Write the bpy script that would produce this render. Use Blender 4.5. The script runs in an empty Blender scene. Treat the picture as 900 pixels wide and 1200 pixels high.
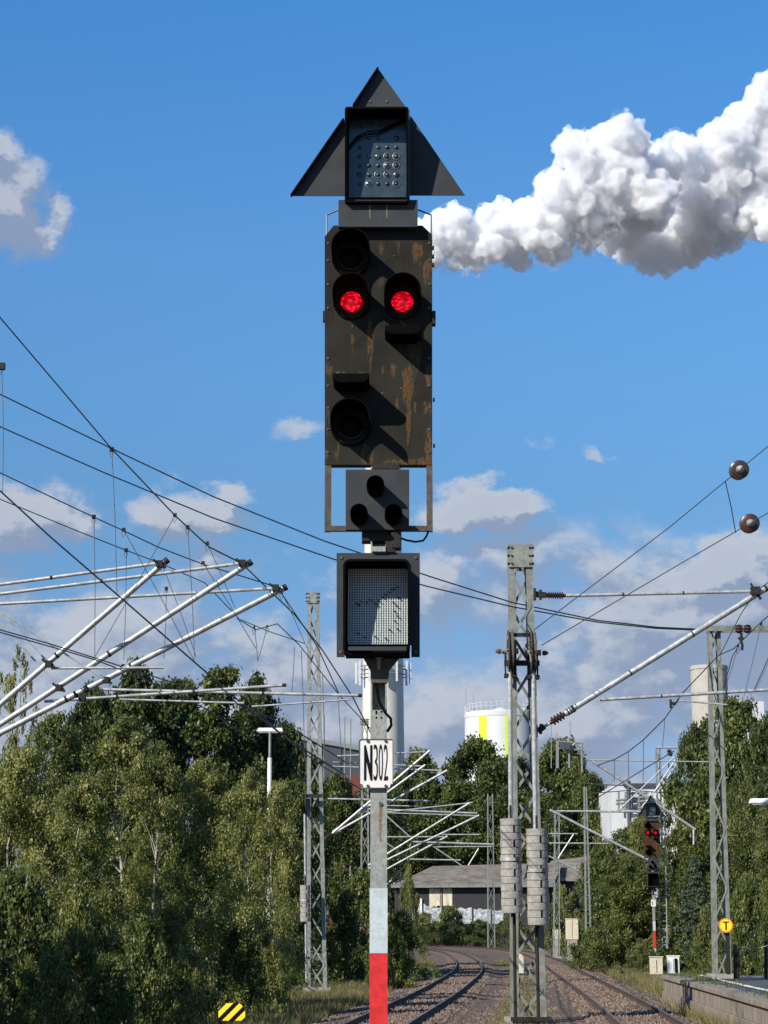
import bpy, math, random
import numpy as np
from mathutils import Vector, Matrix
R = math.radians
random.seed(7)
scn = bpy.context.scene
COL = scn.collection

# ------------------------------------------------------------------ camera
F = 2400.0                      # focal length in pixels of the 900 x 1200 frame
EYE = Vector((0, 0, 2.5))
PITCH = math.atan(486 / F)
cam_d = bpy.data.cameras.new('camera')
cam_d.sensor_fit = 'VERTICAL'; cam_d.sensor_height = 24; cam_d.lens = F / 1200 * 24
cam_d.clip_start = 0.1; cam_d.clip_end = 6000
cam = bpy.data.objects.new('camera', cam_d); COL.objects.link(cam)
cam.location = EYE; cam.rotation_euler = (R(90) + PITCH, 0, 0)
scn.camera = cam

# ------------------------------------------------------------------ world, sun, exposure
SUN_EL, SUN_AZ = 33.0, 44.4     # elevation; degrees left of straight behind the camera
w = bpy.data.worlds.new('World'); scn.world = w; w.use_nodes = True
scn.view_settings.view_transform = 'Standard'; scn.view_settings.look = 'None'
scn.view_settings.exposure = 0.53; scn.view_settings.gamma = 1
sun_d = bpy.data.lights.new('sun', 'SUN'); sun_d.energy = 5.0; sun_d.angle = R(0.5); sun_d.color = (1, .93, .82)
sun = bpy.data.objects.new('sun', sun_d); COL.objects.link(sun)
to_sun = Vector((-math.sin(R(SUN_AZ)) * math.cos(R(SUN_EL)), -math.cos(R(SUN_AZ)) * math.cos(R(SUN_EL)), math.sin(R(SUN_EL))))
sun.rotation_euler = to_sun.to_track_quat('Z', 'Y').to_euler()
sun.location = (-30, -30, 40)
cy = scn.cycles
cy.max_bounces = 16; cy.diffuse_bounces = 3; cy.glossy_bounces = 3; cy.transmission_bounces = 4
cy.volume_bounces = 16; cy.transparent_max_bounces = 8
cy.use_denoising = True

class NT:
    """small helper for writing node trees"""
    def __init__(s, t): s.t = t; s.n = t.nodes; s.l = t.links
    def node(s, kind, **kw):
        n = s.n.new(kind)
        for k, v in kw.items(): setattr(n, k, v)
        return n
    def put(s, sock, v):
        if v is None: return
        if hasattr(v, 'default_value') or hasattr(v, 'is_linked'): s.l.new(v, sock)
        else: sock.default_value = v
    def m(s, op, a, b=None, c=None, clamp=False):
        n = s.node('ShaderNodeMath', operation=op); n.use_clamp = clamp
        s.put(n.inputs[0], a); s.put(n.inputs[1], b); s.put(n.inputs[2], c)
        return n.outputs[0]
    def noise(s, vec, scale, detail=4, rough=.5, dim='3D', out=0, dist=0):
        n = s.node('ShaderNodeTexNoise'); n.inputs['Scale'].default_value = scale
        n.inputs['Detail'].default_value = detail; n.inputs['Roughness'].default_value = rough
        n.inputs['Distortion'].default_value = dist
        s.put(n.inputs['Vector'], vec); return n.outputs[out]
    def mapping(s, vec, scale=(1, 1, 1), loc=(0, 0, 0), rot=(0, 0, 0)):
        n = s.node('ShaderNodeMapping'); n.inputs['Scale'].default_value = scale
        n.inputs['Location'].default_value = loc; n.inputs['Rotation'].default_value = rot
        s.put(n.inputs['Vector'], vec); return n.outputs[0]
    def step(s, v, a, b, lo=0., hi=1.):
        n = s.node('ShaderNodeMapRange', interpolation_type='SMOOTHSTEP')
        s.put(n.inputs[0], v); n.inputs[1].default_value = a; n.inputs[2].default_value = b
        n.inputs[3].default_value = lo; n.inputs[4].default_value = hi; return n.outputs[0]
    def mix(s, f, a, b, blend='MIX'):
        n = s.node('ShaderNodeMix', data_type='RGBA', blend_type=blend)
        s.put(n.inputs[0], f)
        s.put(n.inputs[6], a if not isinstance(a, tuple) else (*a[:3], 1)); s.put(n.inputs[7], b if not isinstance(b, tuple) else (*b[:3], 1))
        return n.outputs[2]
    def comb(s, x, y, z):
        n = s.node('ShaderNodeCombineXYZ'); s.put(n.inputs[0], x); s.put(n.inputs[1], y); s.put(n.inputs[2], z); return n.outputs[0]

def pix_ray(px, py):
    c, s = math.cos(PITCH), math.sin(PITCH)
    a, b = (px - 450) / F, (600 - py) / F
    return Vector((a, c - b * s, s + b * c))
def P(px, py, Y):               # photo pixel + distance -> world point
    d = pix_ray(px, py); return EYE + d * (Y / d.y)
def G(px, py, z=0.):            # photo pixel -> point on a horizontal plane
    d = pix_ray(px, py); return EYE + d * ((z - EYE.z) / d.z)
def ppm(Y, py=1086): return F / (Y * math.cos(PITCH) + (P(450, py, Y).z - 2.5) * math.sin(PITCH))

def build_world():
    t = NT(w.node_tree); t.n.clear()
    out = t.node('ShaderNodeOutputWorld'); bg = t.node('ShaderNodeBackground'); t.l.new(bg.outputs[0], out.inputs[0])
    bg.inputs[1].default_value = SKY_STRENGTH
    sky = t.node('ShaderNodeTexSky', sky_type='NISHITA'); sky.sun_disc = False
    sky.sun_elevation = R(SUN_EL); sky.sun_rotation = R(180 + SUN_AZ)
    sky.air_density = 1.0; sky.dust_density = .2; sky.ozone_density = 3.0; sky.altitude = 0
    tc = t.node('ShaderNodeTexCoord'); g = tc.outputs['Generated']
    sep = t.node('ShaderNodeSeparateXYZ'); t.l.new(g, sep.inputs[0])
    az = t.m('ARCTAN2', sep.outputs[0], sep.outputs[1]); el = t.m('ARCSINE', sep.outputs[2])
    def cloud_field(daz, del_):
        a = t.m('ADD', az, daz) if daz else az; e = t.m('ADD', el, del_) if del_ else el
        v = t.comb(a, t.m('MULTIPLY', e, 1.35), 0.37)
        n1 = t.noise(v, 12.5, 8, .58)
        wn = t.node('ShaderNodeSeparateXYZ'); t.l.new(t.noise(v, 22, 5, .6, out=1), wn.inputs[0])
        a = t.m('ADD', a, t.m('MULTIPLY', t.m('SUBTRACT', wn.outputs[0], .5), .085)); e = t.m('ADD', e, t.m('MULTIPLY', t.m('SUBTRACT', wn.outputs[1], .5), .055))
        tot = None
        for (px, py, sx, sy, k) in CLOUDS:
            d = pix_ray(px, py).normalized(); a0, e0 = math.atan2(d.x, d.y), math.asin(d.z)
            x = t.m('DIVIDE', t.m('SUBTRACT', a, a0), sx / F); y = t.m('DIVIDE', t.m('SUBTRACT', e, e0), sy / F)
            q = t.m('ADD', t.m('MULTIPLY', x, x), t.m('MULTIPLY', y, y))
            gz = t.m('MULTIPLY', t.m('EXPONENT', t.m('MULTIPLY', q, -1.)), k)
            tot = gz if tot is None else t.m('MAXIMUM', tot, gz)
        # a broken bank of cloud low all round the horizon
        bank = t.step(e, .235, .145, 0, .60)
        tot = t.m('MAXIMUM', tot, bank)
        return t.m('ADD', tot, t.m('MULTIPLY', t.m('MULTIPLY', t.m('SUBTRACT', n1, .5), 2.1), t.step(tot, .05, .4)))
    f0 = cloud_field(0, 0); f1 = cloud_field(-.006, .011)
    dens = t.step(f0, .20, .66)
    lit = t.step(t.m('SUBTRACT', f0, f1), -.10, .24)        # sunward edges of the clouds are brighter than their bases
    thick = t.step(f0, .3, 1.0)
    lit = t.m('MULTIPLY', lit, t.m('SUBTRACT', 1., t.m('MULTIPLY', thick, .25)))
    ccol = t.mix(lit, (2.1, 2.6, 3.65), (4.5, 4.7, 5.15))
    sc = t.mix(1., sky.outputs[0], sky_tint(t, el), 'MULTIPLY')
    col = t.mix(t.m('MULTIPLY', dens, .88), sc, ccol)
    t.l.new(col, bg.inputs[0])
SKY_STRENGTH = 0.09
def sky_tint(t, el):
    r = t.node('ShaderNodeValToRGB'); t.l.new(t.m('MULTIPLY', el, 2.), r.inputs[0]); e = r.color_ramp.elements
    e[0].position = .1; e[0].color = (.46, .47, .68, 1); e[1].position = .9; e[1].color = (.46, 1.06, 1.42, 1)
    for p, c in ((.4, (.48, .71, .86, 1)), (.52, (.54, .86, 1.06, 1)), (.65, (.59, .97, 1.22, 1))): k = e.new(p); k.color = c
    return r.outputs[0]
CLOUDS = [(-12, 235, 70, 58, 1.05), (25, 612, 80, 48, .95), (240, 612, 85, 34, .75), (375, 680, 75, 50, .85), (560, 598, 75, 30, .85),
          (500, 690, 60, 60, .75), (860, 668, 90, 34, .9), (700, 522, 34, 14, .55), (350, 500, 60, 22, .30), (630, 520, 40, 14, .3),
          (660, 745, 90, 40, .75), (300, 760, 110, 42, .7), (60, 700, 120, 30, .6), (800, 720, 90, 34, .8), (560, 780, 100, 36, .6),
          (700, 850, 200, 50, .75), (180, 700, 80, 30, .5), (520, 730, 60, 26, .5), (880, 760, 80, 40, .6), (790, 800, 120, 30, .75)]
build_world()

# ------------------------------------------------------------------ scene helpers
WL = {}
def tag(o, label=None, cat=None, group=None, kind=None):
    if label: o['label'] = label
    if cat: o['category'] = cat
    if group: o['group'] = group
    if kind: o['kind'] = kind
    return o
def thing(name, label, cat, loc, group=None):
    o = bpy.data.objects.new(name, None); COL.objects.link(o); o.location = loc; o.empty_display_size = .3
    WL[o] = Vector(loc); return tag(o, label, cat, group)
def dup(o, parent=None):
    c = o.copy(); COL.objects.link(c); c.parent = parent
    WL[c] = WL.get(o, Vector())
    for ch in [x for x in list(COL.objects) if x.parent == o]: dup(ch, c)
    return c
class MB:
    def __init__(s): s.v = []; s.f = []
    def add(s, vs, fs):
        k = len(s.v); s.v += [Vector(v) for v in vs]; s.f += [tuple(i + k for i in f) for f in fs]; return s
    def box(s, a, b):
        (x0, y0, z0), (x1, y1, z1) = a, b
        vs = [(x0, y0, z0), (x1, y0, z0), (x1, y1, z0), (x0, y1, z0), (x0, y0, z1), (x1, y0, z1), (x1, y1, z1), (x0, y1, z1)]
        return s.add(vs, [(0, 3, 2, 1), (4, 5, 6, 7), (0, 1, 5, 4), (1, 2, 6, 5), (2, 3, 7, 6), (3, 0, 4, 7)])
    def bar(s, p, q, w, h=None, up=(0, 0, 1)):
        p, q = Vector(p), Vector(q); h = h or w; d = (q - p).normalized(); u = Vector(up)
        if abs(d.dot(u)) > .98: u = Vector((0, 1, 0))
        x = d.cross(u).normalized(); y = x.cross(d)
        vs = [e + x * (a * w / 2) + y * (b * h / 2) for e in (p, q) for a, b in ((-1, -1), (1, -1), (1, 1), (-1, 1))]
        return s.add(vs, [(0, 1, 2, 3), (7, 6, 5, 4), (0, 4, 5, 1), (1, 5, 6, 2), (2, 6, 7, 3), (3, 7, 4, 0)])
    def tube(s, p, q, r, r2=None, n=10):
        return s.poly([p, q], [r, r if r2 is None else r2], n)
    def poly(s, pts, r, n=6):
        pts = [Vector(p) for p in pts]; rs = r if isinstance(r, (list, tuple)) else [r] * len(pts)
        k = len(s.v); prev = None
        for i, p in enumerate(pts):
            d = (pts[min(i + 1, len(pts) - 1)] - pts[max(i - 1, 0)]).normalized()
            if prev is None:
                u = Vector((0, 0, 1)) if abs(d.z) < .9 else Vector((0, 1, 0)); x = d.cross(u).normalized()
            else: x = (prev - d * prev.dot(d)).normalized()
            prev = x; y = x.cross(d)
            s.v += [p + (x * math.cos(2 * math.pi * j / n) + y * math.sin(2 * math.pi * j / n)) * rs[i] for j in range(n)]
        for i in range(len(pts) - 1):
            for j in range(n):
                a = k + i * n + j; b = k + i * n + (j + 1) % n; s.f.append((a, b, b + n, a + n))
        s.f.append(tuple(k + j for j in range(n))[::-1]); s.f.append(tuple(k + (len(pts) - 1) * n + j for j in range(n)))
        return s
    def lathe(s, p, q, prof, n=16):         # prof: (t along p..q, radius)
        p, q = Vector(p), Vector(q)
        return s.poly_raw([(p.lerp(q, t), r) for t, r in prof], (q - p).normalized(), n)
    def poly_raw(s, pr, d, n):
        k = len(s.v); u = Vector((0, 0, 1)) if abs(d.z) < .9 else Vector((0, 1, 0)); x = d.cross(u).normalized(); y = x.cross(d)
        for p, r in pr: s.v += [p + (x * math.cos(2 * math.pi * j / n) + y * math.sin(2 * math.pi * j / n)) * r for j in range(n)]
        for i in range(len(pr) - 1):
            for j in range(n):
                a = k + i * n + j; b = k + i * n + (j + 1) % n; s.f.append((a, b, b + n, a + n))
        s.f.append(tuple(k + j for j in range(n))[::-1]); s.f.append(tuple(k + (len(pr) - 1) * n + j for j in range(n)))
        return s
    def prism(s, pts, dv):                   # planar outline extruded by dv
        n = len(pts); dv = Vector(dv); vs = [Vector(p) for p in pts]; vs = vs + [v + dv for v in vs]
        fs = [tuple(range(n)), tuple(range(2 * n - 1, n - 1, -1))] + [(i, i + n, (i + 1) % n + n, (i + 1) % n) for i in range(n)]
        return s.add(vs, fs)
    def build(s, name, mat, parent=None, loc=None, smooth=False, bevel=0, split=False):
        if split:                            # every loose piece becomes an object of its own
            par = list(range(len(s.v)))
            def find(a):
                while par[a] != a: par[a] = par[par[a]]; a = par[a]
                return a
            for f in s.f:
                for i in f[1:]: par[find(i)] = find(f[0])
            groups = {}
            for f in s.f: groups.setdefault(find(f[0]), []).append(f)
            res = []
            for fs in groups.values():
                idx = sorted({i for f in fs for i in f}); mp = {a: i for i, a in enumerate(idx)}
                k = MB(); k.v = [s.v[i] for i in idx]; k.f = [tuple(mp[i] for i in f) for f in fs]
                res.append(k.build(name, mat, parent, loc, smooth, bevel))
            return res
        root = parent
        while root is not None and root.parent is not None: root = root.parent
        off = WL[root] if root is not None else Vector(loc or (0, 0, 0))
        me = bpy.data.meshes.new(name); me.from_pydata([tuple(v - off) for v in s.v], [], s.f)
        me.materials.append(mat)
        o = bpy.data.objects.new(name, me); COL.objects.link(o)
        if parent is not None: o.parent = parent
        else: o.location = off
        WL[o] = off
        import bmesh
        bm = bmesh.new(); bm.from_mesh(me); bmesh.ops.recalc_face_normals(bm, faces=bm.faces)
        bm.to_mesh(me); bm.free()
        if smooth:
            for p in me.polygons: p.use_smooth = True
            try: me.set_sharp_from_angle(angle=R(38))
            except Exception: pass
        if bevel:
            b = o.modifiers.new('bevel', 'BEVEL'); b.width = bevel; b.segments = 2; b.limit_method = 'ANGLE'
        return o

# ------------------------------------------------------------------ materials
def mat(name, col, rough=.6, metal=0., noise=.25, nscale=4., bump=0., bscale=60., col2=None, spec=.5, emit=None, stretch=(1, 1, 1), coat=0.):
    m = bpy.data.materials.new(name); m.use_nodes = True; t = NT(m.node_tree); b = t.n['Principled BSDF']
    tc = t.node('ShaderNodeTexCoord'); v = t.mapping(tc.outputs['Object'], stretch)
    n = t.noise(v, nscale, 6, .6)
    dark = tuple(c * (1 - noise) for c in col); light = tuple(min(1, c * (1 + noise)) for c in col)
    c = t.mix(t.step(n, .3, .7), dark, light)
    if col2: c = t.mix(t.step(t.noise(v, nscale * 2.3, 6, .65), .52, .68), c, col2)
    t.put(b.inputs['Base Color'], c); b.inputs['Metallic'].default_value = metal
    t.put(b.inputs['Roughness'], t.step(n, .2, .8, max(.05, rough - .12), min(1, rough + .12)))
    b.inputs['Specular IOR Level'].default_value = spec; b.inputs['Coat Weight'].default_value = coat
    if bump:
        bp = t.node('ShaderNodeBump'); bp.inputs['Strength'].default_value = bump; bp.inputs['Distance'].default_value = .02
        t.put(bp.inputs['Height'], t.noise(tc.outputs['Object'], bscale, 5, .6)); t.l.new(bp.outputs[0], b.inputs['Normal'])
    if emit:
        b.inputs['Emission Color'].default_value = (*emit[0], 1); b.inputs['Emission Strength'].default_value = emit[1]
    return m
M = {}
M['galv'] = mat('galvanised_steel', (.20, .215, .20), .55, .25, .22, 6, .05, 60, (.17, .17, .15))
M['mastgreen'] = mat('painted_mast_steel', (.165, .18, .155), .6, .1, .25, 4, .06, 50, (.145, .13, .095))
M['mastpost'] = mat('signal_mast_steel', (.24, .25, .23), .6, .2, .22, 30, .08, 200, (.17, .15, .11), stretch=(1, 1, .5))
M['tubewhite'] = mat('aluminium_tube', (.40, .405, .39), .42, .4, .2, 5, 0, 60, (.26, .26, .25))
M['tubegrey'] = mat('weathered_tube', (.38, .39, .39), .5, .4, .15, 5)
M['wire'] = mat('overhead_wire_copper', (.05, .055, .05), .6, .3, .2, 3)
M['wirelight'] = mat('wire_rope_steel', (.10, .11, .105), .5, .4, .2, 3)
M['dark'] = mat('dark_fitting_steel', (.018, .017, .015), .7, .0, .3, 20, .1, 80, (.04, .028, .02), spec=.2)  # base darkened to carry the shade the panel throws on the coupling
M['black'] = mat('matt_black_paint', (.004, .004, .004), .9, 0, .3, 20, spec=.05)
M['greypaint'] = mat('dark_grey_paint', (.034, .037, .040), .6, 0, .14, 6, .03, 120, spec=.15)
M['hood'] = mat('black_hood_paint', (.0035, .0035, .0035), .9, 0, .3, 15, spec=.03)
M['frame'] = mat('rusty_frame', (.070, .064, .052), .75, .0, .35, 12, .1, 100, (.085, .038, .018), spec=.2)
M['brownins'] = mat('brown_porcelain', (.045, .020, .015), .35, 0, .2, 8, coat=.2)
M['conc'] = mat('weathered_concrete', (.26, .245, .22), .9, 0, .22, 6, .3, 60, (.16, .15, .135))
M['concwall'] = mat('platform_concrete', (.20, .165, .130), .9, 0, .3, 4, .3, 30, (.085, .066, .050), stretch=(1, 1, .16))
M['white'] = mat('white_enamel', (.60, .585, .545), .35, 0, .05, 10, 0, 60, (.70, .66, .58))
M['whiteband'] = mat('white_mast_paint', (.39, .45, .46), .6, 0, .10, 14, .05, 150, (.33, .37, .36))
M['redband'] = mat('red_mast_paint', (.50, .010, .012), .55, 0, .18, 14, .05, 150, (.40, .015, .015))
M['letter'] = mat('black_lettering', (.006, .005, .006), .7, 0, .1, 10, spec=.05)
M['letterthin'] = mat('faded_purple_black_lettering', (.022, .008, .016), .7, 0, .1, 10, spec=.05)
M['chimney'] = mat('chimney_concrete', (.50, .485, .44), .8, 0, .05, .12, 0, 2)
M['tankwhite'] = mat('tank_white_cladding', (.54, .545, .55), .6, 0, .03, .3)
M['lime'] = mat('lime_cladding', (.50, .72, .02), .6, 0, .05, .3)
M['towerconc'] = mat('beige_tower_concrete', (.36, .34, .30), .9, 0, .1, .25, 0, 2, (.30, .28, .25))
M['slate'] = mat('dark_slate_cladding', (.035, .045, .055), .6, 0, .12, .3)
M['redbrick'] = mat('dark_red_brick', (.13, .03, .025), .85, 0, .15, .6)
M['fabwhite'] = mat('factory_white', (.48, .49, .50), .7, 0, .06, .3)
M['yellow'] = mat('yellow_sign_paint', (.85, .62, .01), .5, 0, .05, 10)
M['orange'] = mat('orange_sign_border', (.75, .20, .01), .5, 0, .05, 10)
M['beigebox'] = mat('beige_cabinet_paint', (.52, .47, .36), .6, 0, .12, 5, .02, 30, (.38, .32, .23))
M['whitebox'] = mat('white_cabinet_paint', (.70, .70, .68), .6, 0, .08, 5)
M['bark'] = mat('bark', (.07, .055, .04), .9, 0, .3, 6, .3, 30)
M['birchbark'] = mat('birch_bark', (.34, .32, .28), .8, 0, .2, 3, .1, 20, (.06, .05, .045), stretch=(1, 1, .3))
M['railside'] = mat('rusty_rail', (.060, .036, .024), .8, .1, .25, 6, .1, 50)
M['railtop'] = mat('worn_rail_head', (.22, .17, .13), .4, .7, .2, 3)
M['sleeper'] = mat('weathered_sleeper', (.125, .092, .068), .9, 0, .25, 5, .2, 40)
M['asphalt'] = mat('platform_asphalt', (.05, .053, .056), .9, 0, .2, 2, .2, 60)
M['paintwhite'] = mat('worn_white_line', (.62, .62, .60), .8, 0, .1, 8, 0, 60, (.3, .3, .28))

def leafmat(name, c1, c2, c3, trans=.3):
    m = bpy.data.materials.new(name); m.use_nodes = True; t = NT(m.node_tree); t.n.clear()
    out = t.node('ShaderNodeOutputMaterial')
    at = t.node('ShaderNodeAttribute', attribute_name='tint'); oi = t.node('ShaderNodeObjectInfo')
    f = t.m('ADD', at.outputs['Fac'], t.m('MULTIPLY', t.m('SUBTRACT', oi.outputs['Random'], .5), .5), clamp=True)
    r = t.node('ShaderNodeValToRGB'); t.l.new(f, r.inputs[0]); e = r.color_ramp.elements
    e[0].color = (*c1, 1); e[1].color = (*c3, 1); e[1].position = 1; k = e.new(.55); k.color = (*c2, 1)
    d = t.node('ShaderNodeBsdfPrincipled'); t.l.new(r.outputs[0], d.inputs['Base Color']); d.inputs['Roughness'].default_value = .5
    d.inputs['Specular IOR Level'].default_value = .35
    tr = t.node('ShaderNodeBsdfTranslucent'); t.l.new(t.mix(1., r.outputs[0], (1.2, 1.35, .5), 'MULTIPLY'), tr.inputs[0])
    mx = t.node('ShaderNodeMixShader'); mx.inputs[0].default_value = trans
    t.l.new(d.outputs[0], mx.inputs[1]); t.l.new(tr.outputs[0], mx.inputs[2]); t.l.new(mx.outputs[0], out.inputs[0])
    return m
M['leaf_oak'] = leafmat('dark_broadleaf', (.030, .044, .010), (.066, .088, .019), (.135, .145, .034), .28)
M['leaf_birch'] = leafmat('birch_leaf', (.055, .072, .020), (.155, .170, .048), (.33, .31, .11), .36)
M['leaf_bush'] = leafmat('bush_leaf', (.038, .056, .013), (.085, .110, .026), (.17, .18, .045), .3)
M['leaf_blue'] = leafmat('blue_green_needle', (.038, .060, .032), (.060, .090, .048), (.095, .125, .070), .15)
M['grass'] = leafmat('dry_grass', (.08, .066, .028), (.19, .15, .07), (.33, .26, .13), .25)
M['grassgreen'] = leafmat('green_grass', (.05, .075, .02), (.09, .12, .03), (.17, .18, .06), .25)

# rusty signal screen: dark paint with named rust runs
def screenmat(name, base, runs, extra):
    m = bpy.data.materials.new(name); m.use_nodes = True; t = NT(m.node_tree); b = t.n['Principled BSDF']
    tc = t.node('ShaderNodeTexCoord'); o = tc.outputs['Object']; sp = t.node('ShaderNodeSeparateXYZ'); t.l.new(o, sp.inputs[0])
    fine = t.noise(t.mapping(o, (38, 38, 5)), 1., 6, .65); spots = t.noise(o, 17, 5, .6); grime = t.noise(o, 3, 5, .6)
    tot = None
    for (x, z, wd, up, dn, k) in runs:       # rust run: sharp at its head, trailing down
        dx = t.m('DIVIDE', t.m('SUBTRACT', sp.outputs[0], x), wd); dz = t.m('SUBTRACT', sp.outputs[2], z)
        az_ = t.m('DIVIDE', t.m('MAXIMUM', dz, 0.), up); bz = t.m('DIVIDE', t.m('MINIMUM', dz, 0.), dn)
        q = t.m('ADD', t.m('MULTIPLY', dx, dx), t.m('ADD', t.m('MULTIPLY', az_, az_), t.m('MULTIPLY', bz, bz)))
        gz = t.m('MULTIPLY', t.m('EXPONENT', t.m('MULTIPLY', q, -.72)), k * 1.25); tot = gz if tot is None else t.m('ADD', tot, gz)
    tot = t.m('ADD', t.m('MULTIPLY', tot, t.step(fine, .28, .62, .25, 1.25)), t.m('MULTIPLY', t.step(spots, .68, .76), .0 + extra))
    tot = t.m('ADD', tot, t.m('MULTIPLY', t.step(fine, .58, .8), .28 + extra))
    tot = t.m('MULTIPLY', tot, t.step(t.noise(t.mapping(o, (46, 46, 12)), 1., 5, .7), .38, .60, .10, 1.15))
    base_c = t.mix(t.step(grime, .3, .7), tuple(c * .78 for c in base), tuple(c * 1.25 for c in base))
    rust = t.mix(t.step(t.noise(o, 60, 4, .6), .35, .65), (.100, .056, .024), (.060, .026, .014))
    ochre = t.mix(t.step(tot, .2, .75), (.072, .056, .028), rust)
    c = t.mix(t.step(tot, .10, .55), base_c, ochre)
    t.put(b.inputs['Base Color'], c); b.inputs['Roughness'].default_value = .68; b.inputs['Specular IOR Level'].default_value = .05
    bp = t.node('ShaderNodeBump'); bp.inputs['Strength'].default_value = .15; bp.inputs['Distance'].default_value = .01
    t.put(bp.inputs['Height'], t.m('ADD', fine, tot)); t.l.new(bp.outputs[0], b.inputs['Normal'])
    return m

def text_mesh(txt, name, p0, width, height, depth, material, parent, bold=0.):
    """lettering facing -Y, fitted in a box whose lower left corner is p0 (world)"""
    cu = bpy.data.curves.new(name, 'FONT'); cu.body = txt; cu.extrude = .02; cu.offset = bold
    to = bpy.data.objects.new(name, cu); COL.objects.link(to)
    bpy.context.view_layer.update()
    me = bpy.data.meshes.new_from_object(to.evaluated_get(bpy.context.evaluated_depsgraph_get()))
    bpy.data.objects.remove(to)
    co = np.empty(len(me.vertices) * 3); me.vertices.foreach_get('co', co); co = co.reshape(-1, 3)
    mn, mx = co.min(0), co.max(0); s = (co - mn) / np.maximum(mx - mn, 1e-6)
    root = parent
    while root.parent is not None: root = root.parent
    off = WL[root]
    out = np.stack([p0[0] + s[:, 0] * width - off.x, p0[1] - s[:, 2] * depth - off.y, p0[2] + s[:, 1] * height - off.z], 1)
    me.vertices.foreach_set('co', out.ravel()); me.materials.clear(); me.materials.append(material); me.update()
    me.name = name
    o = bpy.data.objects.new(name, me); COL.objects.link(o); o.parent = parent; WL[o] = off
    return o

# ------------------------------------------------------------------ the light signals
YS = 15.5
SIG0 = Vector((P(443.5, 925, YS).x, YS + .07, 0))
def SP(px, py, dy=0.): return P(px, py, YS + dy)
def rusty_for(far):
    r0 = []
    px = lambda x, y, wd, up, dn, k: r0.append((P(x, y, YS).x - SIG0.x, P(x, y, YS).z, wd / 151, up / 151, dn / 151, k))
    for a in [(478, 440, 3.5, 6, 34, 1.5), (484, 405, 5, 12, 26, .8), (490, 395, 4, 5, 30, .5), (475, 437, 2.2, 2.5, 4, 1.8), (477, 455, 4, 4, 6, 1.8), (489, 291, 5, 5, 13, 1.1), (447, 287, 3, 5, 10, .7), (467, 287, 2.5, 5, 9, .55),
              (434, 392, 2.5, 12, 28, 1.0), (413, 392, 2, 4, 24, .45), (430, 535, 5, 10, 12, .95), (395, 520, 2.5, 6, 14, .8), (461, 431, 3, 4, 8, .8),
              (386, 430, 4, 6, 8, .6), (401, 437, 4, 2, 3, .9), (423, 437, 4, 2, 3, .6), (502, 325, 5, 20, 10, .9), (503, 440, 3, 12, 10, 1.), (502, 520, 3, 12, 18, 1.3), (466, 472, 2, 4, 7, .8), (449, 432, 1.5, 3, 6, .7),
              (470, 542, 14, 3, 3, 1.1), (500, 542, 8, 4, 3, 1.2), (384, 490, 3, 10, 20, .5), (382, 535, 2, 6, 12, .7), (500, 478, 4, 6, 6, .9), (395, 350, 3, 30, 30, .3), (446, 318, 3, 6, 20, .5), (420, 322, 3, 5, 8, .5),
              (400, 340, 2, 4, 10, .4), (486, 475, 2, 3, 9, .5), (478, 500, 2, 20, 16, .8)]: px(*a)
    return r0
M['screen'] = screenmat('rust_streaked_dark_screen', (.021, .0195, .0155), rusty_for(0), 0)
M['screenfar'] = screenmat('heavily_rusted_screen', (.050, .028, .016), rusty_for(0), .45)
m = M['lens'] = mat('glowing_red_lens', (.35, .0, .01), .25, 0, .2, 40); t = NT(m.node_tree); b = t.n['Principled BSDF']
tc = t.node('ShaderNodeTexCoord'); vo = t.node('ShaderNodeTexVoronoi'); vo.inputs['Scale'].default_value = 42
t.l.new(t.mapping(tc.outputs['Object'], (.55, 1, 1.25), rot=(0, .35, 0)), vo.inputs['Vector'])
vz = t.step(vo.outputs['Distance'], .05, .6)
t.l.new(t.mix(vz, (1., .012, .035), (.42, .0, .006)), b.inputs['Emission Color'])
t.l.new(t.step(vo.outputs['Distance'], .0, .7, 1.5, .6), b.inputs['Emission Strength'])
M['lensoff'] = mat('dark_unlit_lens', (.004, .004, .004), .5, 0, .1, 40, spec=.06)
M['panel'] = mat('dark_blue_lens_panel', (.028, .042, .055), .25, 0, .15, 12, spec=.5)
M['bulb'] = mat('clear_small_lens', (.03, .042, .05), .3, .1, .7, 30, spec=.4)
M['ring'] = mat('pale_lens_ring', (.13, .14, .145), .4, .3, .6, 40)
M['grid'] = mat('pale_grey_light_grid', (.42, .46, .455), .55, 0, .08, 20)
M['ruststain'] = mat('rust_stain', (.15, .085, .045), .8, 0, .3, 40, col2=(.20, .19, .16))
M['bolt'] = mat('worn_bolt_head', (.09, .085, .075), .5, .5, .2, 40)

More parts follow.
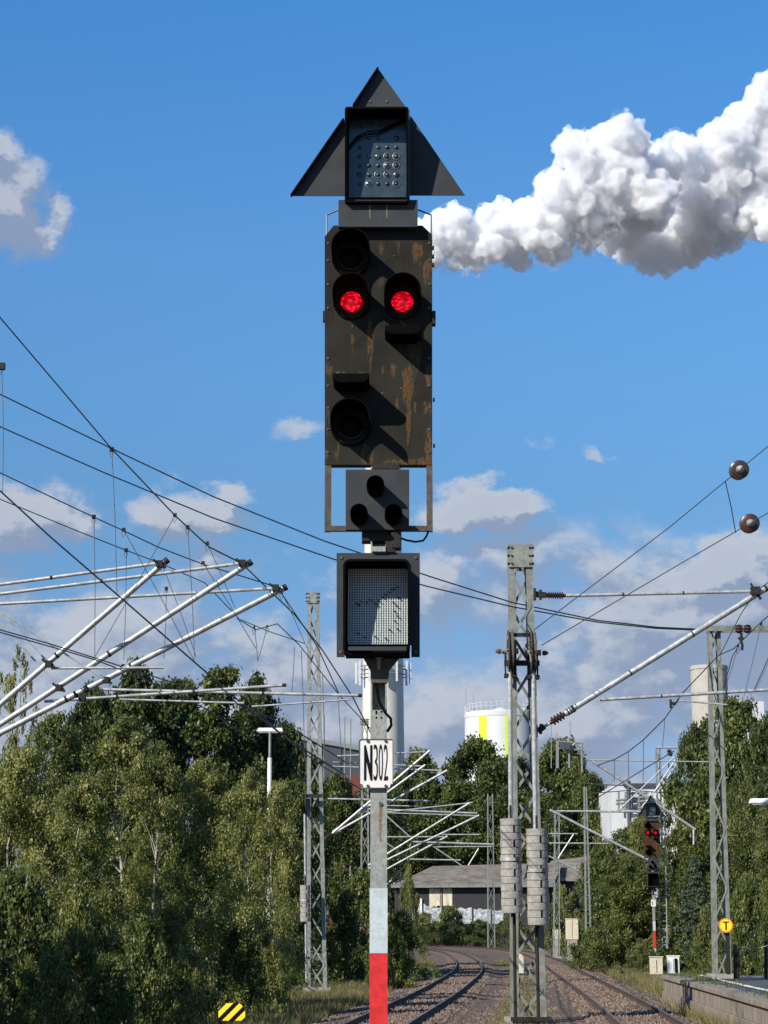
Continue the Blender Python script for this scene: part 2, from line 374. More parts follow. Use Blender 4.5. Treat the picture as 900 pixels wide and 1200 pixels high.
def hood(parent, cx, cy, rpx, L, lens=None, name='signal_lamp', cut=.16):
    """round lamp: lens over a grey sky-glint arc, shaded by a tunnel hood that runs out towards the viewer at the top"""
    c = SP(cx, cy); r = rpx / 151.; th = .008
    h = MB(); n = 40
    ang = [2 * math.pi * i / n for i in range(n + 1)]
    def length(a):           # a = 0 at the top
        k = abs(((a + math.pi) % (2 * math.pi)) - math.pi) / math.pi
        if k < .56: return L
        if k < .60: return L * (1 - (k - .56) / .04 * (1 - cut))
        return L * cut * (1 - (k - .60) / .40 * .85)
    k0 = 0
    for a in ang:
        l = length(a); sx, cz = math.sin(a), math.cos(a)
        for rr, yy in ((r, 0), (r, -l), (r - th, -l), (r - th, 0)):
            h.v.append(c + Vector((sx * rr, yy, cz * rr)))
    for i in range(n):
        a = i * 4; b2 = a + 4
        h.f += [(a, a + 1, b2 + 1, b2), (a + 1, a + 2, b2 + 2, b2 + 1), (a + 2, a + 3, b2 + 3, b2 + 2)]
    lamp = h.build(name, M['hood'], parent, smooth=True)
    rl = r * .60
    lm = MB().lathe(c + Vector((0, 0, -.004)), c + Vector((0, -.05, -.004)), [(0, rl), (.35, rl * .98), (.7, rl * .8), (.92, rl * .45), (1, .004)], 24)
    lm.build('lens', M['lens'] if lens else M['lensoff'], lamp, smooth=True)
    rg = MB(); pts = [c + Vector((math.sin(a) * rl * 1.06, -.03, -math.cos(a) * rl * 1.06)) for a in np.linspace(-1.2, 1.2, 14)]
    rg.poly(pts, .006, 6); rg.build('sky_glint_arc', M['greypaint'], lamp)  # grey arc modelled in place of the sky's reflection below the lens
    return lamp
def scoop(parent, x0, x1, ytop, L):
    """flat shade over a blanked-off lamp, ytop = where its top edge meets the screen"""
    a, b2 = SP(x0, ytop), SP(x1, ytop); h = .075
    out = [a, b2, b2 + Vector((0, 0, -h * .55)), b2 + Vector((-.03, 0, -h * .9)), b2 + Vector((-.06, 0, -h)), a + Vector((.06, 0, -h)), a + Vector((.03, 0, -h * .9)), a + Vector((0, 0, -h * .55))]
    return MB().prism(out, (0, -L, 0)).build('blind_hood', M['hood'], parent, bevel=.008)
def plate(mb, pix, y0, y1): mb.prism([SP(*p, y0) for p in pix], (0, y1 - y0, 0)); return mb

def build_signal(far=False):
    lab = ('small distant rust brown light signal with two red lights at the platform end' if far else
           'tall dark light signal in the middle with two red lights, triangle top and N302 plate')
    root = thing('light_signal', lab, 'railway signal', SIG0, 'light signals showing two red lamps')
    sc_m = M['screenfar'] if far else M['screen']; gp = M['greypaint']
    x0, x1 = SP(434, 925).x, SP(453.5, 925).x; D = YS
    z = lambda py: SP(443, py).z
    X = lambda px, py: SP(px, py).x
    # mast: rolled channel with lips, foot plate
    mst = MB(); mst.box((x0, D, 0.02), (x1, D + .012, z(832)))
    mst.box((x0, D + .0125, 0.02), (x0 + .012, D + .13, z(540))); mst.box((x1 - .012, D + .0125, .02), (x1, D + .13, z(540)))
    mst.box((x0 + .0125, D + .115, 0.02), (x1 - .0125, D + .128, z(545)))
    mst.box((x0 - .15, D - .08, -.02), (x1 + .15, D + .26, .02))
    mast = mst.build('mast', M['mastpost'], root)
    hol = MB()
    for px, py in [(441, 827), (441, 834 - 12), (447, 832 - 5), (441, 813), (447, 820), (441, 820)]:
        c = SP(px, py + 14); hol.tube(c + Vector((0, -.002, 0)), c + Vector((0, .004, 0)), .008, n=10)
    hol.build('bolt_hole', M['black'], root, split=True)
    e = .004
    for nm, ya, yb, mm in (('painted_band', 1117, 1041, M['whiteband']), ('painted_band', 1267, 1117.3, M['redband']), ('painted_band', 1335, 1267.3, M['whiteband'])):
        MB().box((x0 - e, D - e, z(ya)), (x1 + e, D + .012, z(yb))).build(nm, mm, root)
    # rust bleed under a bolt
    c = SP(446, 942); MB().tube(c + Vector((0, -.012, 0)), c, .014, n=6).build('rusty_bolt', M['frame'], root)
    rr = random.Random(4); lft = [SP(444.5 + rr.uniform(-.7, .7), 944 + i * 6, -.001) for i in range(8)]; rgt = [SP(448.5 - i * .25 + rr.uniform(-.6, .6), 944 + i * 6, -.001) for i in range(8)]
    MB().prism(lft + rgt[::-1], (0, .0005, 0)).build('rust_stain', M['ruststain'], root)
    # cable in the channel
    cab = MB(); cab.poly([SP(440, 775, .03), SP(441, 800, .02), SP(444, 822, .0), SP(452, 836, -.05), SP(458, 842, -.06), SP(458.5, 850, -.05), SP(454, 857, .0)], .011, 8)
    cab.build('cable', M['hood'], root, smooth=True, split=True)
    # number plate
    pl = MB(); nt = 3
    pix = [(423, 866.5), (459, 866.5), (460.5, 868), (460.5, 919), (458, 919.5), (457, 923.5), (425, 923.5), (424, 919.5), (421, 918.5), (421, 868)]
    plate(pl, pix, -.03, -.024); npl = pl.build('number_plate', M['white'], root)
    rim = MB()
    for a, b2 in zip(pix, pix[1:] + pix[:1]): rim.bar(SP(*a, -.031), SP(*b2, -.031), .007, .007)
    rim.build('plate_rim', M['frame'], npl)
    if not far:
        p = SP(426.5, 914.5, -.031); text_mesh('N', 'letter', p, 9.3 / 152, 40 / 152, .004, M['letter'], npl, .045)
        for i, ch in enumerate('302'):
            p = SP(437.6 + i * 6.0, 914.5, -.031); text_mesh(ch, 'digit', p, 4.6 / 152, 41 / 152, .004, M['letterthin'], npl, -.012)
        bk = MB()
        for px, py in ((431, 868.5), (452, 868.5), (431, 921), (452, 921)):
            c = SP(px, py, -.03); bk.tube(c, c + Vector((0, -.01, 0)), .012, n=6)
        bk.build('bolt', M['frame'], npl, split=True)
    else:
        p = SP(430, 912, -.031); text_mesh('N', 'letter', p, 8 / 152, 34 / 152, .004, M['letter'], npl, .03)
    # bracket funnel under the lower box
    fb = MB(); plate(fb, [(424, 768), (471, 768), (456, 786), (455, 800), (435, 800), (434, 786)], .0, .012)
    fb.build('mounting_bracket', M['frame'], root)
    kb = MB(); c = SP(444, 774, -.02); kb.tube(c + Vector((0, 0, .03)), c + Vector((0, 0, -.07)), .018, .012, 10); kb.tube(c + Vector((-.03, 0, .03)), c + Vector((.03, 0, .03)), .014); kb.build('clamp_bolt', M['galv'], root)
    # lower route indicator: back plate, tunnel hood, light grid
    bp = MB(); plate(bp, [(394.5, 648), (492, 648), (492, 770), (482, 770), (482, 756), (404, 756), (404, 770), (394.5, 770)], .0, .012)
    ri = bp.build('indicator_back_plate', gp, root)
    bo = MB()
    for px, py in ((400, 653.5), (487, 653.5), (399, 764), (487, 764)):
        c = SP(px, py); bo.tube(c, c + Vector((0, -.008, 0)), .013, n=6)
    bo.build('bolt', M['bolt'], ri, split=True)
    def tunnel(xa, ya, xb, yb, L, th, rad, mm, nm, par, slopebottom=0.):
        # rounded rectangular tube reaching L forward; pixels give its front rim
        fa, fb_ = P(xa, ya, D - L), P(xb, yb, D - L); k = MB(); pts = []
        for (cx, cz, a0) in ((fb_.x - rad, fa.z - rad, 0), (fa.x + rad, fa.z - rad, 90), (fa.x + rad, fb_.z + rad, 180), (fb_.x - rad, fb_.z + rad, 270)):
            for i in range(5):
                a = R(a0 + i * 22.5); pts.append((cx + math.cos(a) * rad, cz + math.sin(a) * rad, math.cos(a), math.sin(a)))
        nn = len(pts)
        for (x, zz, ca, sa) in pts:
            lf = D - L + slopebottom * max(0, (fa.z - zz) / (fa.z - fb_.z))
            k.v += [Vector((x, D - .0005, zz)), Vector((x, lf, zz)), Vector((x - ca * th, lf, zz - sa * th)), Vector((x - ca * th, D - .0005, zz - sa * th))]
        for i in range(nn):
            a = i * 4; b3 = ((i + 1) % nn) * 4
            k.f += [(a, a + 1, b3 + 1, b3), (a + 1, a + 2, b3 + 2, b3 + 1), (a + 2, a + 3, b3 + 3, b3 + 2)]
        return k.build(nm, mm, par, smooth=True), fa, fb_
    hd, fa, fb2 = tunnel(402, 655, 481, 765, .30, .018, .05, M['hood'], 'tunnel_hood', ri, .12)
    gx0, gx1, gz1, gz0 = X(408.5, 710), X(477, 710), SP(440, 668).z, SP(440, 755).z
    MB().box((gx0 - .02, D - .012, gz0 - .11), (gx1 + .02, D - .002, gz1 + .05)).build('grid_backing', M['black'], ri)
    gr = MB(); nx, nz = 24, 31
    for i in range(nx + 1):
        x = gx0 + (gx1 - gx0) * i / nx; gr.box((x - .0042, D - .032, gz0), (x + .0042, D - .026, gz1))
    for j in range(nz + 1):
        zz = gz0 + (gz1 - gz0) * j / nz; gr.box((gx0, D - .0255, zz - .0042), (gx1, D - .020, zz + .0042))
    gr.build('light_grid', M['black'] if far else M['grid'], ri)
    # a few pegs of the arrow still stand proud of the grid
    pg = MB()
    for px, py in [(418, 707), (421, 709), (424, 705), (430, 706), (433, 703), (438, 705), (441, 708), (444, 704), (449, 700), (452, 697), (456, 694), (459, 691), (462, 690), (466, 688), (461, 706), (465, 710), (467, 700), (462, 716), (466, 722), (463, 728), (457, 738), (466, 737), (440, 746), (452, 748), (428, 747), (420, 742)]:
        c = P(px, py, D - .04); pg.bar(c + Vector((-.010, 0, .005)), c + Vector((.010, -.012, -.007)), .006)
    pg.build('grid_peg', M['black'], ri, split=True)
    # bar under lower hood
    c0, c1 = P(408, 757, D - .2), P(476, 757, D - .2); MB().bar(c0 + Vector((0, 0, -.02)), c1 + Vector((0, 0, -.02)), .02, .03).build('hood_bar', M['greypaint'], ri)
    # coupling between boxes
    cp = MB(); a = SP(424, 622, .03); cp.box((a.x, D + .01, SP(0, 634).z), (X(468, 630), D + .14, SP(0, 621).z))
    cp.box((X(452, 635), D - .02, SP(0, 648).z), (X(464, 635), D + .12, SP(0, 628).z)); cp.box((X(458.5, 635), D - .03, SP(0, 643).z), (X(470, 635), D + .1, SP(0, 623).z))
    cp.build('coupling', M['dark'], root, bevel=.006)
    MB().box((X(436, 645), D - .03, SP(0, 647).z), (X(452, 645), D - .01, SP(0, 641).z)).build('clamp_plate', M['mastpost'], root)
    MB().poly([SP(468, 630, .02), SP(476, 633), SP(487, 635), SP(496, 633.5), SP(500, 628), SP(502, 622)], .008, 8).build('cable', M['hood'], root, smooth=True, split=True)
    # three lamp shunting panel and its frame
    fr = MB()
    fr.box((X(380.5, 584), D - .0, z(622.5)), (X(388, 584), D + .05, z(545.5))); fr.box((X(500, 584), D, z(622.5)), (X(507, 584), D + .05, z(545.5)))
    fr.box((X(388, 584) + .001, D + .002, z(622)), (X(500, 584) - .001, D + .048, z(616)))
    fr.build('panel_frame', M['frame'], root)
    sp = MB(); plate(sp, [(405, 550), (479.5, 550), (479.5, 621), (405, 621)], -.05, -.002)
    pn = sp.build('shunting_light_panel', gp, root, bevel=.004)
    for (cx, cyy) in ((439, 573), (420, 606), (460, 606)):
        c = SP(cx + 1, cyy, -.05); k = MB(); rr = .068; L = .19; n = 24
        for i in range(n + 1):
            a = 2 * math.pi * i / n; kk = abs(((a + math.pi) % (2 * math.pi)) - math.pi) / math.pi
            l = L if kk < .45 else L * (1 - (kk - .45) / .55 * .75)
            for r_, yy in ((rr, 0), (rr, -l), (rr - .005, -l), (rr - .005, 0)): k.v.append(c + Vector((math.sin(a) * r_, yy, math.cos(a) * r_)))
        for i in range(n):
            a = i * 4; b3 = a + 4; k.f += [(a, a + 1, b3 + 1, b3), (a + 1, a + 2, b3 + 2, b3 + 1), (a + 2, a + 3, b3 + 3, b3 + 2)]
        sl = k.build('small_lamp', M['hood'], root, smooth=True)
        MB().lathe(c, c + Vector((0, -.02, 0)), [(0, .062), (.6, .055), (1, .01)], 18).build('lens', M['lensoff'], sl, smooth=True)
    MB().box((X(436, 547), D - .02, SP(0, 550).z), (X(468, 547), D + .1, SP(0, 543).z)).build('panel_hanger', M['dark'], root)
    # main screen
    s = MB(); plate(s, [(380.5, 277), (391, 264), (495, 264), (506.5, 275), (506.5, 545), (380.5, 545)], .0, .03)
    scr = s.build('main_screen', sc_m, root, bevel=.004)
    bx = MB(); bx.box((X(384, 400), D + .031, SP(0, 541).z), (X(503, 400), D + .22, SP(0, 285).z)); bx.build('screen_housing', M['dark'], root)
    bs = MB()
    for py in (285, 305, 333, 361, 420, 452, 478, 503, 530):
        for px in (384.2, 503):
            c = SP(px, py); bs.tube(c, c + Vector((0, -.007, 0)), .009, n=6)
    for px, py in ((413, 383), (434, 408), (470, 455), (448, 461), (395, 437), (428, 522), (440, 300), (462, 300)):
        c = SP(px, py); bs.tube(c, c + Vector((0, -.006, 0)), .007, n=6)
    bs.build('bolt', M['bolt'], scr, split=True)
    hg = MB()
    for py in (288, 298, 308, 371, 466, 520): hg.box((X(506.6, 330), D, SP(0, py + 3).z), (X(509, 330), D + .05, SP(0, py).z))
    hg.box((X(506.6, 372), D - .02, SP(0, 380).z), (X(510.5, 372), D + .07, SP(0, 365).z)); hg.box((X(378.3, 372), D - .0, SP(0, 376).z), (X(380.4, 372), D + .05, SP(0, 364).z))
    hg.build('hinge_fitting', M['dark'], scr, split=True)
    hood(root, 411.5, 303, 23, .31)                                  # dark upper lamp
    hood(root, 412, 354, 22, .31, True); hood(root, 471.5, 354, 22, .31, True)
    hood(root, 411, 500, 23.5, .30)
    scoop(root, 451, 493, 392.5, .28); scoop(root, 391, 433, 449, .30)
    # top: neck plate, route indicator and speed board triangle
    nk = MB(); plate(nk, [(396.5, 234), (489.5, 234), (489.5, 266), (396.5, 266)], -.09, -.02); nkp = nk.build('neck_plate', gp, root, bevel=.004)
    st = MB()
    for px in (433, 453): plate(st, [(px - .8, 238), (px + 1.6, 238), (px + 1.0, 256), (px - .1, 256)], -.0925, -.0905)
    st.build('rust_run', mat('rust_run', (.13, .10, .05), .8, 0, .2, 20), nkp, split=True)
    b4 = MB()
    for px in (433.5, 453.5):
        c = SP(px, 237, -.09); b4.tube(c, c + Vector((0, -.01, 0)), .014, n=6)
    b4.build('bolt', M['bolt'], nkp, split=True)
    hl = MB()
    hl.poly([SP(396, 246, .03), SP(383, 252, .03), SP(383, 276, .03)], .008, 6); hl.poly([SP(490, 246, .03), SP(505.5, 252, .03), SP(505.5, 277, .03)], .008, 6); hl.build('lifting_handle', M['galv'], root, split=True)
    bx = MB(); bx.box((X(405, 180), D + .002, SP(0, 233).z), (X(480, 180), D + .18, SP(0, 128).z)); ib = bx.build('indicator_housing', gp, root)
    for pix, sh in (([(443, 80), (474.5, 124), (474, 131), (414, 131), (414, 124)], 0), ([(402.5, 140), (412, 140), (412, 229.5), (341, 229.5)], 1), ([(481.5, 136), (545, 229), (472, 229), (472, 136)], 2)):
        k = MB(); plate(k, pix, -.002, .006); 
        tri = k.build('triangle_wing', gp, root)
        # folded edge flange along the left slope, painted black to stand for its shade
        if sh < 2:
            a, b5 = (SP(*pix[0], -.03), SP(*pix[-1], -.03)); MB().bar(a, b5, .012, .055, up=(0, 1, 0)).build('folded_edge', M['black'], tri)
    c1 = MB()
    for px in (433.5, 453): c = SP(px, 119, -.002); c1.tube(c, c + Vector((0, -.008, 0)), .010, n=6)
    c1.build('bolt', M['bolt'], ib, split=True)
    hd2, fa, fb2 = tunnel(404, 125, 479, 230, .28, .016, .02, M['hood'], 'tunnel_hood', ib, .14)
    pnl = MB(); pnl.box((X(409, 180), D - .06, SP(0, 234).z), (X(480, 180), D - .05, SP(0, 132).z)); pp = pnl.build('lens_panel', M['panel'], root)
    # matrix of small lenses
    bl, rg2, lt = MB(), MB(), MB()
    for r_ in range(6):
        for c_ in range(5):
            q = P(421.5 + c_ * 10.7, 162 + r_ * 10.7, D - .06)
            if (c_ + r_ * 2) % 7 == 3 and r_ < 3: continue
            rs_ = .024 if (c_ * 7 + r_ * 5) % 4 == 0 else .017; bl.lathe(q, q + Vector((0, -.014, 0)), [(0, rs_), (.5, rs_ * .9), (.85, rs_ * .5), (1, .002)], 14)
            pr = [q + Vector((math.cos(a) * .027, -.003, math.sin(a) * .027)) for a in np.linspace(0, 6.28, 15)]
            if (c_, r_) in ((4, 2), (3, 3), (2, 4), (3, 4), (4, 5), (4, 3), (1, 5), (3, 2)): rg2.poly(pr, .0035, 5)
            pass
    bl.build('small_lens', M['bulb'], pp, smooth=True, split=True); rg2.build('lens_ring', M['ring'], pp, split=True)
    cb = MB()
    for o_ in (0, 3): cb.poly([P(409, 171 + o_, D - .08), P(418, 160 + o_, D - .09), P(430, 154.5 + o_, D - .09), P(445, 153 + o_ * .7, D - .09), P(460, 146 + o_ * .5, D - .09), P(476, 139 + o_ * .5, D - .08)], .0055, 6)
    cb.build('cable', M['hood'], pp, split=True)
    return root
near_signal = build_signal()
far_signal = build_signal(True)
FS = Vector((P(768.3, 1100, 108).x, 108.5, 0)); far_signal.location = FS
for o in list(COL.objects):        # the ladder behind the distant signal belongs to it
    pass
WL[far_signal] = FS
ld = MB(); top, bot = P(775, 955, 108.9), P(777.5, 1112, 108.9)
for dx in (-.19, .19): ld.bar(top + Vector((dx, 0, 0)), bot + Vector((dx, 0, 0)), .05, .05)
for i in range(17):
    q = top.lerp(bot, (i + .5) / 17); ld.bar(q - Vector((.19, 0, 0)), q + Vector((.19, 0, 0)), .035)
ld.build('ladder', M['tubewhite'], far_signal)

# ------------------------------------------------------------------ ground, tracks, platform
def curve(pts, step=1.0, lo=None, hi=None):
    """Catmull-Rom through (Y, X) control points, returned as evenly spaced (x, y)"""
    pts = sorted(pts); out = []
    for i in range(len(pts) - 1):
        p0, p1, p2, p3 = pts[max(i - 1, 0)], pts[i], pts[i + 1], pts[min(i + 2, len(pts) - 1)]
        n = max(2, int((p2[0] - p1[0]) / step))
        for k in range(n):
            s = k / n; h = p2[0] - p1[0]
            m1 = (p2[1] - p0[1]) / (p2[0] - p0[0]) * h; m2 = (p3[1] - p1[1]) / (p3[0] - p1[0]) * h
            x = (2 * s**3 - 3 * s**2 + 1) * p1[1] + (s**3 - 2 * s**2 + s) * m1 + (-2 * s**3 + 3 * s**2) * p2[1] + (s**3 - s**2) * m2
            out.append(Vector((x, p1[0] + s * h, 0)))
    return out
def gp_(px, py): g = G(px, py, .18); return (g.y, g.x)
LC = []
for (a, b) in (((411, 1199.6), (482, 1199.6)), ((496, 1158.7), (545.6, 1158.7)), ((533.8, 1133.8), (566, 1137))):
    LC.append((G(*a, .18).lerp(G(*b, .18), .5).y, G(*a, .18).lerp(G(*b, .18), .5).x))
LC += [(160, 6.0), (200, 6.0), (232, 3.6), (250, -1.5), (262, -9)]
sl = (LC[1][1] - LC[0][1]) / (LC[1][0] - LC[0][0])
LC = [(4, LC[0][1] - (LC[0][0] - 4) * sl * 1.02)] + LC
RC = []
for (a, b) in (((726, 1200), (796, 1200)), ((684.7, 1169.8), (749, 1170)), ((641, 1137.7), (685, 1137.7))):
    RC.append((G(*a, .18).lerp(G(*b, .18), .5).y, G(*a, .18).lerp(G(*b, .18), .5).x))
RC += [(150, 11.7), (200, 13.0), (235, 11.2), (256, 5.5), (270, -2)]
sl = (RC[1][1] - RC[0][1]) / (RC[1][0] - RC[0][0])
RC = [(4, RC[0][1] - (RC[0][0] - 4) * sl)] + RC
print('LC', LC, 'RC', RC)

gm = bpy.data.materials.new('earth_and_ballast'); gm.use_nodes = True; t = NT(gm.node_tree); b = t.n['Principled BSDF']
tc = t.node('ShaderNodeTexCoord'); o_ = tc.outputs['Object']
n1 = t.noise(o_, .25, 6, .6); n2 = t.noise(o_, 2.2, 6, .65); n3 = t.noise(o_, 18, 4, .6)
c = t.mix(t.step(n1, .4, .6), (.085, .062, .044), (.115, .10, .064)); c = t.mix(t.step(n2, .45, .7), c, (.085, .055, .04))
c = t.mix(t.step(n3, .35, .7), c, (.13, .108, .082)); t.put(b.inputs['Base Color'], c); b.inputs['Roughness'].default_value = .95
bp = t.node('ShaderNodeBump'); bp.inputs['Strength'].default_value = .8; bp.inputs['Distance'].default_value = .06
t.put(bp.inputs['Height'], t.noise(o_, 14, 6, .7)); t.l.new(bp.outputs[0], b.inputs['Normal'])
gb = MB(); gb.add([(-1500, -60, -.30), (1500, -60, -.30), (1500, 2500, -.30), (-1500, 2500, -.30)], [(0, 1, 2, 3)])
tag(gb.build('ground', gm), kind='structure')
bm_ = bpy.data.materials.new('track_ballast'); bm_.use_nodes = True; t = NT(bm_.node_tree); b = t.n['Principled BSDF']
tc = t.node('ShaderNodeTexCoord'); o_ = tc.outputs['Object']
vo = t.node('ShaderNodeTexVoronoi'); vo.inputs['Scale'].default_value = 11; t.l.new(o_, vo.inputs['Vector'])
sp_ = t.node('ShaderNodeSeparateXYZ'); t.l.new(vo.outputs['Color'], sp_.inputs[0])
c = t.mix(sp_.outputs[0], (.042, .026, .019), (.150, .100, .072)); c = t.mix(t.step(t.noise(o_, .5, 6, .6), .45, .68), c, (.085, .066, .046))
t.put(b.inputs['Base Color'], c); b.inputs['Roughness'].default_value = .95
bp = t.node('ShaderNodeBump'); bp.inputs['Strength'].default_value = 1.; bp.inputs['Distance'].default_value = .06
t.put(bp.inputs['Height'], t.m('MULTIPLY', vo.outputs['Distance'], -1.)); t.l.new(bp.outputs[0], b.inputs['Normal'])
def strip(cl, offs, zs, name, mm, kind=None):
    k = MB(); n = len(offs)
    for i, p in enumerate(cl):
        d = (cl[min(i + 1, len(cl) - 1)] - cl[max(i - 1, 0)]).normalized(); nx = Vector((d.y, -d.x, 0))
        k.v += [p + nx * o2 + Vector((0, 0, z2)) for o2, z2 in zip(offs, zs)]
    for i in range(len(cl) - 1):
        for j in range(n - 1): a = i * n + j; k.f.append((a, a + 1, a + n + 1, a + n))
    return k
lcurve, rcurve = curve(LC), curve(RC)
bed = MB()
mid = [(a.lerp(b2, .5)) for a, b2 in zip(lcurve, rcurve)]
# one ballast bed under both tracks
nb = min(len(lcurve), len(rcurve))
yy_ = np.arange(5, 262, 1.5)
fx = lambda cu, y: float(np.interp(y, [p.y for p in cu], [p.x for p in cu]))
rnd = random.Random(3)
for y in yy_:
    xl, xr = fx(lcurve, y), fx(rcurve, y); j = lambda: rnd.uniform(-.03, .03)
    bed.v += [Vector((xl - 3.4 + j() * 6, y, -.296)), Vector((xl - 1.9 + j() * 3, y, -.02 + j())), Vector((xl - 1.3, y, .045)), Vector((xl + 1.3, y, .045)), Vector((xl + 2.2, y, -.05 + j())),
              Vector(((xl + xr) / 2, y, -.12 + j())), Vector((xr - 2.2, y, -.05 + j())), Vector((xr - 1.3, y, .045)), Vector((xr + 1.3, y, .045)), Vector((xr + 1.9 + j() * 3, y, -.04 + j())), Vector((xr + 3. + j() * 5, y, -.296))]
for i in range(len(yy_) - 1):
    for j in range(10): a = i * 11 + j; bed.f.append((a, a + 1, a + 12, a + 11))
tag(bed.build('ballast_bed', bm_), kind='structure')

def track(cl, label):
    root = thing('railway_track', label, 'railway track', (cl[0].x, cl[0].y, 0), 'railway tracks curving away')
    for s in (-1, 1):
        prof = [(-.07, .10), (.07, .10), (.07, .115), (.012, .13), (.012, .215), (.036, .222), (.036, .25), (-.036, .25), (-.036, .222), (-.012, .215), (-.012, .13), (-.07, .115), (-.07, .10)]
        k = strip(cl, [s * .7535 + p for p, _ in prof], [z for _, z in prof], 'rail', None)
        r_ = k.build('rail', M['railside'], root)
        hd = strip(cl, [s * .7535 - .03, s * .7535 + .03], [.2535, .2535], 'h', None).build('running_surface', M['railtop'], r_)
    acc = 0; sl_ = MB(); q = cl[0]; rnd = random.Random(5)
    dist = 0; nxt = 0; nsl = 0
    for i in range(1, len(cl)):
        seg = (cl[i] - cl[i - 1]).length; d = (cl[i] - cl[i - 1]).normalized(); nx = Vector((d.y, -d.x, 0))
        while nxt < dist + seg:
            p = cl[i - 1] + d * (nxt - dist); j = rnd.uniform(-.03, .03)
            a = p + nx * (-1.25 + j) + Vector((0, 0, .028)); nxt += .63
            if p.y > 46 and nsl < 100: nsl += 1; MB().bar(a, a + nx * 2.5, .25, .13).build('sleeper', M['sleeper'], root)
            else: sl_.bar(a, a + nx * 2.5, .25, .13)
        dist += seg
    so = sl_.build('sleeper', M['sleeper'], root); so['kind'] = 'stuff'
    return root
def stones(n, seed):
    g_ = np.random.default_rng(seed); y = 47 + 95 * g_.random(n) ** 1.5
    xl = np.interp(y, [p.y for p in lcurve], [p.x for p in lcurve]); xr = np.interp(y, [p.y for p in rcurve], [p.x for p in rcurve])
    lo, hi = xl - 2.3, xr + 2.2; x = lo + (hi - lo) * g_.random(n); dl, dr = np.abs(x - xl), np.abs(x - xr); dm = np.minimum(dl, dr)
    keep = (np.abs(dm - .7535) > .09); x, y, dm = x[keep], y[keep], dm[keep]; n = len(x)
    z = np.where(dm < 1.2, .0, -.04 - .05 * np.minimum(1, (dm - 1.2) / 1.2)); z = z + np.where(dm < 1.35, .068, np.where(dm < 1.6, .03, 0)) + np.where(dm < 1.35, g_.uniform(-.01, .02, n), 0)
    O = np.array([[1, 0, 0], [-1, 0, 0], [0, 1, 0], [0, -1, 0], [0, 0, 1], [0, 0, -1]], float); F_ = np.array([[0, 2, 4], [2, 1, 4], [1, 3, 4], [3, 0, 4], [2, 0, 5], [1, 2, 5], [3, 1, 5], [0, 3, 5]])
    sz = g_.uniform(.028, .062, (n, 1, 1)) * g_.uniform(.6, 1.4, (n, 1, 3)); a = g_.uniform(0, 6.28, n); c_, s__ = np.cos(a), np.sin(a)
    v = O[None] * sz + g_.normal(size=(n, 6, 3)) * .008; vx = v[..., 0] * c_[:, None] - v[..., 1] * s__[:, None]; vy = v[..., 0] * s__[:, None] + v[..., 1] * c_[:, None]
    v = np.stack([vx + x[:, None], vy + y[:, None], v[..., 2] + z[:, None] + .01], -1).reshape(-1, 3)
    f = (F_[None] + (np.arange(n) * 6)[:, None, None]).reshape(-1, 3); me = bpy.data.meshes.new('ballast_stones')
    me.vertices.add(len(v)); me.vertices.foreach_set('co', v.ravel()); me.loops.add(f.size); me.loops.foreach_set('vertex_index', f.ravel().astype(np.int32))
    me.polygons.add(len(f)); me.polygons.foreach_set('loop_start', np.arange(0, f.size, 3, dtype=np.int32)); me.polygons.foreach_set('loop_total', np.full(len(f), 3, np.int32)); me.update(calc_edges=True)
    at = me.attributes.new('tint', 'FLOAT', 'POINT'); at.data.foreach_set('value', np.repeat(g_.random(n), 6).astype(np.float32))
    m = bpy.data.materials.new('ballast_stone'); m.use_nodes = True; t = NT(m.node_tree); b = t.n['Principled BSDF']; an = t.node('ShaderNodeAttribute', attribute_name='tint')
    t.put(b.inputs['Base Color'], t.mix(an.outputs['Fac'], (.045, .028, .020), (.24, .17, .125))); b.inputs['Roughness'].default_value = .95; me.materials.append(m)
    o = bpy.data.objects.new('ballast_stones', me); COL.objects.link(o); tag(o, 'loose brown ballast stones strewn over the track bed', 'gravel', kind='stuff')
stones(85000, 12)
track(lcurve, 'left railway track curving away past the foot of the big signal')
track(rcurve, 'right railway track running along the platform wall')

# platform
PZ = .95
pe = [G(775, 1142.5, PZ), G(822, 1156, PZ), G(900, 1176, PZ)]
d_ = (pe[2] - pe[0]).normalized(); pe.append(pe[2] + d_ * 12)
edge = [Vector((p.x, p.y, 0)) for p in pe]
k = MB(); far_r = Vector((26, edge[0].y + 1.5, 0)); near_r = Vector((26, edge[3].y, 0))
k.prism([e + Vector((.45, 0, -.3)) for e in edge] + [near_r + Vector((0, 0, -.3)), far_r + Vector((0, 0, -.3))], (0, 0, PZ + .3 - .02))
tag(k.build('platform', M['asphalt']), kind='structure')
pw = thing('platform_wall', 'stained concrete platform edge wall beside the right track', 'platform wall', edge[0])
k, k2, k3 = MB(), MB(), MB()
L = (edge[3] - edge[0]).length; nrm = Vector((d_.y, -d_.x, 0)) * -1
if nrm.x > 0: nrm = -nrm
s = 0
while s < L:
    a = edge[0] + d_ * s; b2 = edge[0] + d_ * min(L, s + 1.97); i_ = -nrm
    q = lambda p, o2, z: p + i_ * o2 + Vector((0, 0, z))
    def slab(mb, o1, o2, z1, z2, a=a, b2=b2):
        mb.add([q(a, o1, z1), q(b2, o1, z1), q(b2, o2, z1), q(a, o2, z1), q(a, o1, z2), q(b2, o1, z2), q(b2, o2, z2), q(a, o2, z2)], [(0, 3, 2, 1), (4, 5, 6, 7), (0, 1, 5, 4), (1, 2, 6, 5), (2, 3, 7, 6), (3, 0, 4, 7)])
    slab(k, 0, .6, PZ - .12, PZ); slab(k2, .07, .5, PZ - .5, PZ - .123); slab(k2, .0, .5, -.3, PZ - .503)
    s += 2.0
